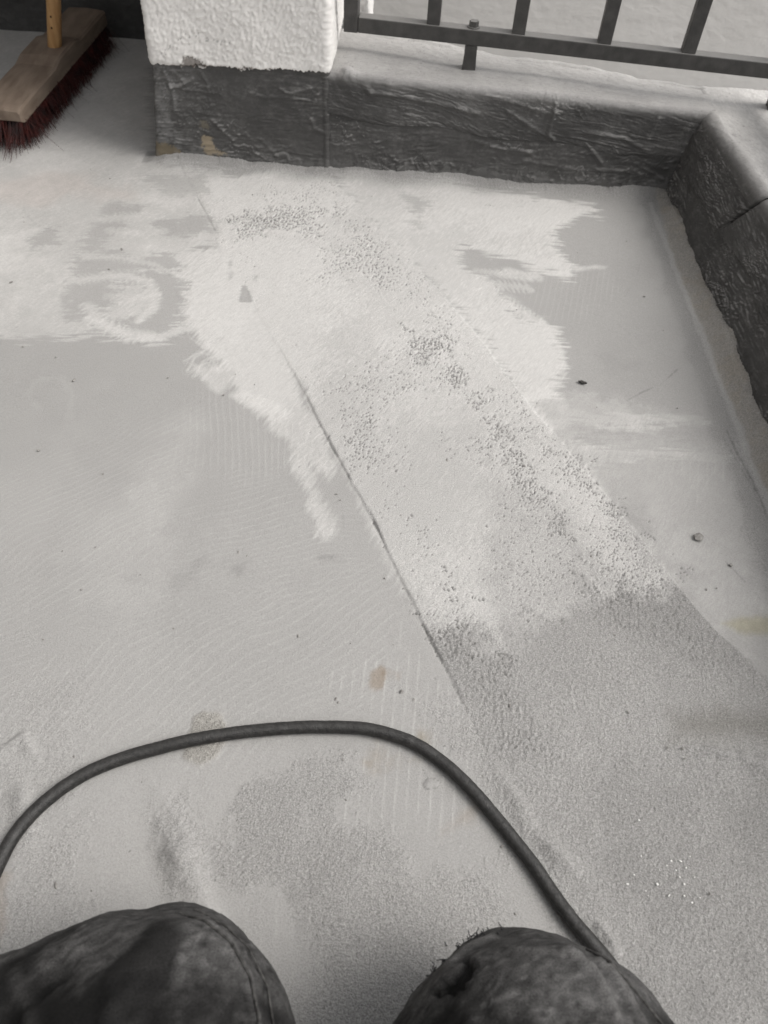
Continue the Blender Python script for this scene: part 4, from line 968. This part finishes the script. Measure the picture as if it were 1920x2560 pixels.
# ------------------------------------------------------------------ broom
def broom():
    rnd = random.Random(5)
    rt = empty('broom', (-0.70, 1.56, 0.0), 'wide wooden broom with dark red bristles and round handle standing in the recess', 'broom')
    A = Vector((-0.715, 1.338, 0.0)); B = Vector((-0.696, 1.800, 0.0))
    d = (B - A); L = d.length; d.normalize(); s = Vector((d.y, -d.x, 0))
    # head: lofted sections along its length
    bm = bmesh.new(); rings = []
    us = [0, 0.004, 0.012, 0.05, 0.12, 0.172, 0.180, 0.200, 0.240, 0.280, 0.300, 0.308, 0.36, 0.42, L - 0.012, L - 0.004, L]
    for u in us:
        hw = 0.0395 - (0.004 if u in (0, L) else 0.001 if u in (0.004, L - 0.004) else 0)
        hump = 0.007 * float(sstep(0.172, 0.195, u) * sstep(0.308, 0.285, u))
        zt = 0.071 + hump - (0.006 if u in (0, L) else 0.002 if u in (0.004, L - 0.004) else 0) + 0.004 * (u / L)
        zb = 0.046 + (0.003 if u in (0, L) else 0)
        prof = [(-hw, zb), (-hw, zt - 0.005), (-hw + 0.003, zt - 0.001), (-hw * 0.6, zt), (0, zt + 0.0008), (hw * 0.6, zt), (hw - 0.003, zt - 0.001), (hw, zt - 0.005), (hw, zb)]
        rings.append([bm.verts.new(A + d * u + s * (px + rnd.uniform(-.0006, .0006)) + Vector((0, 0, pz + rnd.uniform(-.0005, .0005)))) for px, pz in prof])
    n = len(rings[0])
    for r0, r1 in zip(rings[:-1], rings[1:]):
        for k in range(n): bm.faces.new((r0[k], r1[k], r1[(k + 1) % n], r0[(k + 1) % n]))
    bm.faces.new(rings[0]); bm.faces.new(rings[-1][::-1])
    bmesh.ops.recalc_face_normals(bm, faces=bm.faces[:])
    head = under(link('head', bm_mesh('head', bm), M_WOOD), rt)
    # handle
    p0 = Vector((-0.6965, 1.583, 0.062)); dirv = Vector((0.0270, -0.008, 0.092)).normalized()
    pts = [p0 + dirv * t for t in (0, .03, .06, .1, .2, .4, .6, .8, 1.0, 1.15)]
    V, F_ = tube_arrays([tuple(p) for p in pts], [0.0128, .0128, .0128, .0129, .013, .013, .013, .013, .013, .012], 24)
    me = mesh_from('handle', V, F_)
    hd = under(link('handle', me, M_HANDLE), rt)
    # dark nail holes on the handle
    fr = (Vector((0, 0, 0.7)) - p0).normalized()
    side = dirv.cross(fr).normalized(); fr = side.cross(dirv).normalized()
    for t, w_ in ((0.058, -0.0045), (0.078, -0.0055)):
        bm = bmesh.new()
        c = p0 + dirv * t + side * w_ + fr * math.sqrt(0.0128 ** 2 - w_ ** 2)
        bmesh.ops.create_uvsphere(bm, u_segments=10, v_segments=6, radius=0.0017, matrix=Matrix.Translation(c) @ Matrix.Diagonal((1, 1, 1.25, 1)))
        under(link('nail_hole', bm_mesh('nail_hole', bm, True), M_KNOT), rt)
    # collar of the socket
    # bristles: bent strips in tufts, splayed outwards
    Vs = []; Fs = []
    def strip(root, tip, bend, w):
        b = len(Vs)
        wd = Vector((rnd.uniform(-1, 1), rnd.uniform(-1, 1), 0)).normalized() * w
        m = (root + tip) / 2 + bend
        for k, f in enumerate((0, 0.33, 0.66, 1.0)):
            c = root * (1 - f) ** 2 + m * 2 * f * (1 - f) + tip * f * f
            ww = wd * (1 - 0.6 * f)
            o2 = Vector((-ww.y, ww.x, 0)) * 0.8
            Vs.extend([tuple(c + ww), tuple(c - ww * 0.5 + o2), tuple(c - ww * 0.5 - o2)])
            if k:
                for q in range(3):
                    Fs.append((b + (k - 1) * 3 + q, b + (k - 1) * 3 + (q + 1) % 3, b + k * 3 + (q + 1) % 3, b + k * 3 + q))
    for iu in range(54):
        for iv in range(8):
            u = 0.010 + (L - 0.02) * (iu + 0.5) / 54; v = -0.034 + 0.068 * iv / 7
            for q in range(11):
                root = A + d * (u + rnd.gauss(0, .002)) + s * (v + rnd.gauss(0, .002)) + Vector((0, 0, 0.050))
                out = v / 0.034
                end = (-1 if u < 0.03 else 1 if u > L - 0.03 else 0)
                sp = 0.008 * out + (0.018 * out if out < -0.6 else 0) + rnd.gauss(0, .007)
                tip = root + s * sp + d * (rnd.gauss(0, .006) + end * abs(rnd.gauss(0.008, .008))) + Vector((0, 0, -0.050 + abs(rnd.gauss(0, .003))))
                tip.z = max(tip.z, 0.0025)
                strip(root, tip, Vector((rnd.gauss(0, .002), rnd.gauss(0, .002), 0)), 0.00075)
    for k in range(260):                                     # strays, mostly on the left-hand side
        sd_ = -1 if rnd.random() < 0.72 else 1
        u = rnd.uniform(0.0, L)
        root = A + d * u + s * sd_ * rnd.uniform(.03, .04) + Vector((0, 0, 0.050))
        tip = root + s * sd_ * abs(rnd.gauss(.026, .022)) + d * rnd.gauss(0, .028) + Vector((0, 0, -rnd.uniform(.012, .048)))
        strip(root, tip, Vector((0, 0, rnd.uniform(0, .008))), 0.0007)
    for k in range(120):                                     # near end, fanned out
        root = A + d * rnd.uniform(0, .012) + s * rnd.uniform(-.038, .036) + Vector((0, 0, .048))
        tip = root - d * abs(rnd.gauss(.024, .020)) + s * rnd.gauss(0, .010); tip.z = rnd.uniform(.002, .012)
        strip(root, tip, Vector((0, 0, 0.004)), 0.0008)
    me = mesh_from('bristles', Vs, Fs, True)
    under(link('bristles', me, M_BRISTLE, kind='stuff'), rt)
broom()

# ------------------------------------------------------------------ person kneeling behind the camera
M_TROUSER = attr_mat('dusty_black_cloth', 0.9, 1100.0, 0.55, 0.8, 0.0009, 0.15)
M_SEAM = noise_mat('dusty_seam', (0.022, 0.021, 0.020), (0.085, 0.082, 0.078), 260, 0.9)
M_JACKET = noise_mat('dark_work_jacket', (0.02, 0.02, 0.022), (0.04, 0.04, 0.042), 40)
M_BOOT = noise_mat('black_boot_leather', (0.015, 0.014, 0.013), (0.05, 0.047, 0.044), 60, 0.6)
def blob_mesh(name, spheres, voxel, smooth):
    bm = bmesh.new()
    for (x, y, z, rx, ry, rz) in spheres:
        bmesh.ops.create_icosphere(bm, subdivisions=3, radius=1.0, matrix=Matrix.Translation((x, y, z)) @ Matrix.Diagonal((rx, ry, rz, 1)))
    me = bm_mesh(name, bm)
    o = bpy.data.objects.new(name, me); COL.objects.link(o)
    md = o.modifiers.new('r', 'REMESH'); md.mode = 'VOXEL'; md.voxel_size = voxel
    ms = o.modifiers.new('s', 'SMOOTH'); ms.iterations = smooth; ms.factor = 0.5
    dg = bpy.context.evaluated_depsgraph_get(); dg.update()
    res = bpy.data.meshes.new_from_object(o.evaluated_get(dg))
    bpy.data.objects.remove(o); bpy.data.meshes.remove(me)
    for p in res.polygons: p.use_smooth = True
    res.name = name
    return res
def chain(pts, n=8):
    out = []
    for a, b in zip(pts[:-1], pts[1:]):
        for k in range(n):
            f = k / n; out.append(tuple(a[i] * (1 - f) + b[i] * f for i in range(6)))
    out.append(pts[-1]); return out
def person():
    rt = empty('person', (0.0, -0.15, 0.0), 'person kneeling in dusty black work trousers, only the two knees in view', 'person')
    sp = []
    for kx, mx, hx, kr in ((-0.116, -0.125, -0.09, 0.008), (0.119, 0.126, 0.09, 0.017)):
        sp += chain([(kx, 0.070, 0.098, .046 + kr, .045, .066), (kx, 0.048, 0.114, .068 + kr, .058, .082), (kx, 0.012, 0.126, .088 + kr, .070, .090),
                     (mx, -0.070, 0.150, .098 + kr, .080, .090), (mx, -0.190, 0.178, .102, .085, .092), (hx, -0.36, 0.215, .115, .10, .11), (hx * 0.8, -0.44, 0.24, .125, .12, .13)])
        sp += chain([(kx, 0.03, 0.062, .055, .05, .055), (kx, -0.12, 0.058, .060, .05, .054), (hx, -0.28, 0.056, .056, .05, .052), (hx * 0.9, -0.46, 0.05, .045, .05, .045)], 6)
    sp += chain([(0.150, 0.058, 0.11, .045, .036, .058), (0.180, 0.034, 0.11, .045, .036, .06), (0.205, 0.0, 0.105, .045, .05, .06)], 6)
    sp += chain([(0.075, 0.052, 0.11, .040, .036, .058), (0.055, 0.020, 0.11, .042, .040, .06), (0.045, -0.03, 0.11, .045, .05, .06)], 6)
    sp += chain([(-0.150, 0.066, 0.115, .050, .040, .06), (-0.185, 0.051, 0.115, .045, .035, .06), (-0.225, 0.036, 0.11, .045, .035, .06), (-0.24, -0.08, 0.11, .05, .06, .06)], 8)   # slack cloth on the outer side
    me = blob_mesh('trousers', sp, 0.0042, 14)
    nv = len(me.vertices)
    co = np.empty(nv * 3, np.float32); me.vertices.foreach_get('co', co); co = co.reshape(-1, 3)
    no = np.empty(nv * 3, np.float32); me.vertices.foreach_get('normal', no); no = no.reshape(-1, 3)
    X, Y, Z = co[:, 0], co[:, 1], co[:, 2]
    u = X + 0.6 * Z; v = Y - 0.5 * Z
    f1 = samp(FBM5, u, v, 0.22); f2 = samp(FBM4, u, v, 0.13); f3 = samp(FBM3, u + .3, v, 0.08)
    wr = np.clip(1 - np.abs(samp(FBM5, u * 1.3 + 0.5, v * 0.6, 0.30)) * 2.0, 0, 1) ** 2
    disp = 0.0012 * f1 + 0.0034 * wr * sstep(0.09, 0.02, Y) + 0.0003 * f2
    dust = sstep(-0.6, 1.2, f1 * 0.45 + f2 * 0.35 + (Y - 0.040) / 0.035)
    sc_ = sstep(0.4, 2.2, samp(STREAK2, u * 0.8 + v * 0.6, v * 0.8 - u * 0.6, 0.30))
    fs = sstep(2.0, 3.0, samp(WHITE, u, v, 0.20))
    a = 0.011 + 0.054 * dust ** 1.3 * np.clip(0.9 + 0.10 * f3, 0.2, 1.7) + 0.008 * sstep(0.0, 1.6, f2) + 0.035 * sc_ * dust + 0.012 * wr + 0.05 * fs * (0.3 + dust)
    gm = samp(GRIT, u, v, 0.07); gf = samp(GRIT, u + .4, v, 0.035)
    a = a * (1 + 0.16 * gm + 0.15 * gf)
    disp = disp + 0.0002 * gm
    a = np.clip(a, 0.012, 0.2)
    def line(pts, w, hgt, da):
        nonlocal disp, a
        d, _, _ = line_d(pts, X, Y); e = np.exp(-(d / w) ** 2) * (Z > 0.06)
        disp = disp + hgt * e; a = np.clip(a + da * e, 0.012, 0.5)
    # seam with a doubled stitch ridge down the outside of one knee, creases on the other
    line([(-0.098, 0.094), (-0.080, 0.085), (-0.062, 0.066), (-0.050, 0.042), (-0.045, 0.01)], 0.0018, 0.0022, 0.04)
    line([(-0.092, 0.099), (-0.072, 0.088), (-0.053, 0.067), (-0.040, 0.04)], 0.0016, -0.0022, -0.03)
    line([(0.060, 0.083), (0.075, 0.096), (0.092, 0.104)], 0.0020, 0.0020, 0.08)
    line([(0.130, 0.088), (0.142, 0.078), (0.148, 0.06), (0.15, 0.045)], 0.0030, 0.0042, 0.05)
    line([(-0.17, 0.075), (-0.13, 0.05), (-0.12, 0.0)], 0.004, 0.003, 0.02)
    line([(-0.20, 0.06), (-0.17, 0.03), (-0.16, -0.02)], 0.004, 0.003, 0.02)
    line([(0.07, 0.05), (0.085, 0.02), (0.09, -0.03)], 0.004, 0.0035, 0.02)
    line([(0.10, 0.055), (0.108, 0.03), (0.12, 0.0)], 0.0035, 0.0032, 0.03)
    line([(0.150, 0.084), (0.162, 0.066), (0.168, 0.045)], 0.0030, 0.0040, 0.04)
    line([(0.083, 0.060), (0.094, 0.064)], 0.0016, 0.0006, 0.10)
    line([(0.10, 0.09), (0.125, 0.086), (0.135, 0.085)], 0.002, 0.001, 0.04)
    sdv = poly_sd([(0.050, 0.066), (0.062, 0.075), (0.070, 0.085), (0.074, 0.076), (0.062, 0.064)], X, Y) + 0.002 * f3
    m = sstep(-0.001, 0.001, sdv) * (Z > 0.05); a = a * (1 - 0.85 * m); disp -= 0.004 * m
    sdv = poly_sd([(-0.118, 0.082), (-0.105, 0.066), (-0.085, 0.03), (-0.07, -0.05), (-0.16, -0.05), (-0.15, 0.04)], X, Y) + 0.006 * f2
    m = sstep(-0.005, 0.005, sdv) * (Z > 0.08); a = a * (1 - m) + (0.011 + 0.010 * sstep(0.3, 1.5, f1)) * m
    co2 = co + no * disp[:, None]
    co2[:, 2] = np.maximum(co2[:, 2], 0.002)
    me.vertices.foreach_set('co', co2.ravel()); me.update()
    set_col(me, a[:, None] * np.array([1.0, 0.975, 0.955]), np.ones(nv))
    under(link('trousers', me, M_TROUSER), rt)
    # stitched seams riding on the cloth
    from mathutils.bvhtree import BVHTree
    bvh = BVHTree.FromPolygons([tuple(c) for c in co2], [tuple(p.vertices) for p in me.polygons])
    def seam(pts, rad_):
        path = []
        P_ = [Vector((x, y, 0)) for x, y in pts]
        for p, q in zip(P_[:-1], P_[1:]):
            for k in range(8):
                c = p.lerp(q, k / 8); hit = bvh.ray_cast(Vector((c.x, c.y, 0.5)), Vector((0, 0, -1)))
                if hit[0] is not None: path.append(tuple(hit[0] + hit[1] * 0.0004))
        if len(path) > 3:
            V, F_ = tube_arrays(path, rad_, 6)
            under(link('seam', mesh_from('seam', V, F_), M_SEAM), rt)
    seam([(-0.112, 0.100), (-0.092, 0.094), (-0.074, 0.083), (-0.060, 0.066), (-0.051, 0.045), (-0.047, 0.015), (-0.046, -0.02)], 0.0009)
    seam([(-0.106, 0.105), (-0.086, 0.098), (-0.066, 0.084), (-0.051, 0.064), (-0.043, 0.042), (-0.040, 0.015)], 0.0007)
    seam([(0.145, 0.094), (0.164, 0.078), (0.180, 0.060), (0.192, 0.040), (0.198, 0.015)], 0.0011)
    # frayed threads at the worn knee edges
    rnd = random.Random(11)
    Vs = []; Fs = []
    def thread(c, n=9, step=0.0035):
        p = Vector(c); dv = Vector((rnd.uniform(-1, .6), rnd.uniform(0, 1), rnd.uniform(-.4, .4))).normalized(); path = [tuple(p)]
        for k in range(n):
            dv = (dv + Vector((rnd.gauss(0, .6), rnd.gauss(0, .6), rnd.gauss(0, .25)))).normalized(); p = p + dv * step; path.append(tuple(p))
        V, F_ = tube_arrays(path, 0.00035, 5)
        b = len(Vs); Vs.extend([tuple(q) for q in V]); Fs.extend([tuple(int(i) + b for i in f) for f in F_])
    edge = [(0.0425, 0.0710), (0.0562, 0.0875), (0.0705, 0.0995), (0.0840, 0.1080), (0.1000, 0.1120)]
    for k in range(64):
        f = rnd.random() ** 1.3 * (len(edge) - 1.001); j = int(f); f -= j
        c = [edge[j][q] * (1 - f) + edge[j + 1][q] * f for q in (0, 1)]
        thread((c[0] + rnd.gauss(0.001, .0016), c[1] + rnd.gauss(-0.0022, .0016), 0.112 + rnd.uniform(-.012, .012)), rnd.randint(3, 7), 0.0012)
    edge = [(-0.1900, 0.0875), (-0.1820, 0.0920), (-0.1740, 0.0965)]
    for k in range(40):
        f = rnd.random() * 1.999; j = int(f); f -= j
        c = [edge[j][q] * (1 - f) + edge[j + 1][q] * f for q in (0, 1)]
        thread((c[0] + rnd.gauss(0.0, .0010), c[1] + rnd.gauss(-0.0015, .0010), 0.115 + rnd.uniform(-.010, .010)), rnd.randint(3, 6), 0.0010)
    me = mesh_from('frayed_threads', Vs, Fs)
    under(link('frayed_threads', me, M_JACKET, kind='stuff'), rt)
    for hx in (-0.085, 0.085):
        bme = blob_mesh('boot', chain([(hx, -0.45, 0.05, .042, .05, .045), (hx, -0.54, 0.05, .046, .05, .045), (hx, -0.64, 0.06, .046, .05, .05), (hx, -0.68, 0.075, .042, .03, .06)], 6), 0.006, 6)
        under(link('boot', bme, M_BOOT), rt)
    jm = blob_mesh('shading_torso', chain([(0, -0.46, 0.28, .16, .12, .12), (0, -0.46, 0.42, .15, .11, .12), (0, -0.44, 0.58, .16, .10, .12), (0, -0.42, 0.72, .17, .09, .09), (0, -0.40, 0.80, .10, .07, .06)], 6), 0.012, 6)  # unseen torso, added for the shade it throws on knees and near floor
    under(link('shading_torso', jm, M_JACKET), rt)
person()

# ------------------------------------------------------------------ crumbs on the floor
def crumbs():
    rnd = random.Random(3)
    def lump(name, c, s, mat, lab, cat, rot=0.0):
        bm = bmesh.new()
        bmesh.ops.create_icosphere(bm, subdivisions=2, radius=1.0)
        for v in bm.verts: v.co *= 1 + rnd.uniform(-.28, .28)
        bmesh.ops.transform(bm, matrix=Matrix.Translation(c) @ Matrix.Rotation(rot, 4, 'Z') @ Matrix.Diagonal((*s, 1)), verts=bm.verts[:])
        me = bm_mesh(name, bm)
        return link(name, me, mat, label=lab, category=cat)
    dark = noise_mat('dark_bitumen_chip', (0.03, 0.028, 0.026), (0.06, 0.056, 0.05), 300)
    grey = noise_mat('grey_mortar_crumb', (0.20, 0.19, 0.18), (0.32, 0.31, 0.29), 300)
    (x, y), = [(0.2586,0.8102)]
    lump('bitumen_chip', (x, y, 0.002), (0.0055, 0.0026, 0.0016), dark, 'tiny black sliver lying on the grey floor near the right kerb', 'debris', -0.35)
    (x, y), = [(0.3654,0.5549)]
    lump('mortar_crumb', (x, y, 0.0022), (0.0055, 0.0048, 0.0026), grey, 'small grey mortar crumb lying alone on the floor at the right', 'debris')
    pale = noise_mat('white_paint_fleck', (0.62, 0.61, 0.59), (0.74, 0.73, 0.71), 200)
    bm = bmesh.new()
    spots = [(0.2378,0.2456),(0.247,0.2282),(0.2581,0.2249),(0.2443,0.1975),(0.2587,0.1871),(0.2751,0.1826),(0.278,0.1773),(0.2873,0.2003),(0.2822,0.1905),(0.2439,0.1696),(0.2453,0.1661),(0.2729,0.188),(0.2654,0.1913),(0.2188,0.1883),(0.2288,0.1741),(0.2763,0.1681),(0.288,0.1834),(0.2548,0.1758),(0.2702,0.1954),(0.2783,0.1959),(0.2895,0.1672),(0.2359,0.1819),(0.2632,0.1673),(0.282,0.1631)]
    for k, (x, y) in enumerate(spots):
        b0 = len(bm.verts)
        r = bmesh.ops.create_icosphere(bm, subdivisions=1, radius=1.0)
        sc = rnd.uniform(0.0006, 0.0014)
        for v in r['verts']: v.co *= 1 + rnd.uniform(-.3, .3)
        bmesh.ops.transform(bm, matrix=Matrix.Translation((x, y, 0.0005)) @ Matrix.Rotation(rnd.uniform(0, 6), 4, 'Z') @ Matrix.Diagonal((sc * rnd.uniform(.6, 1.4), sc * rnd.uniform(.5, 1.0), sc * 0.3, 1)), verts=r['verts'])
    bg_ = bmesh.new()
    for k in range(150):
        x = rnd.uniform(-0.75, 0.42); y = rnd.uniform(0.12, 1.28) if rnd.random() < 0.6 else rnd.uniform(0.12, 0.5)
        rr_ = bmesh.ops.create_icosphere(bg_, subdivisions=1, radius=1.0)
        sc = rnd.uniform(0.0005, 0.0013) if rnd.random() < 0.88 else rnd.uniform(0.0014, 0.0022)
        for v in rr_['verts']: v.co *= 1 + rnd.uniform(-.35, .35)
        bmesh.ops.transform(bg_, matrix=Matrix.Translation((x, y, 0.0012)) @ Matrix.Rotation(rnd.uniform(0, 6), 4, 'Z') @ Matrix.Diagonal((sc * rnd.uniform(.8, 1.8), sc, sc * 0.7, 1)), verts=rr_['verts'])
    og = link('grit', bm_mesh('grit', bg_), grey, kind='stuff')
    og['label'] = 'fine grey grit scattered over the floor'; og['category'] = 'grit'
    o = link('paint_flecks', bm_mesh('paint_flecks', bm), pale, kind='stuff')
    o['label'] = 'scatter of tiny white paint flecks on the sandy floor'; o['category'] = 'debris'
crumbs()
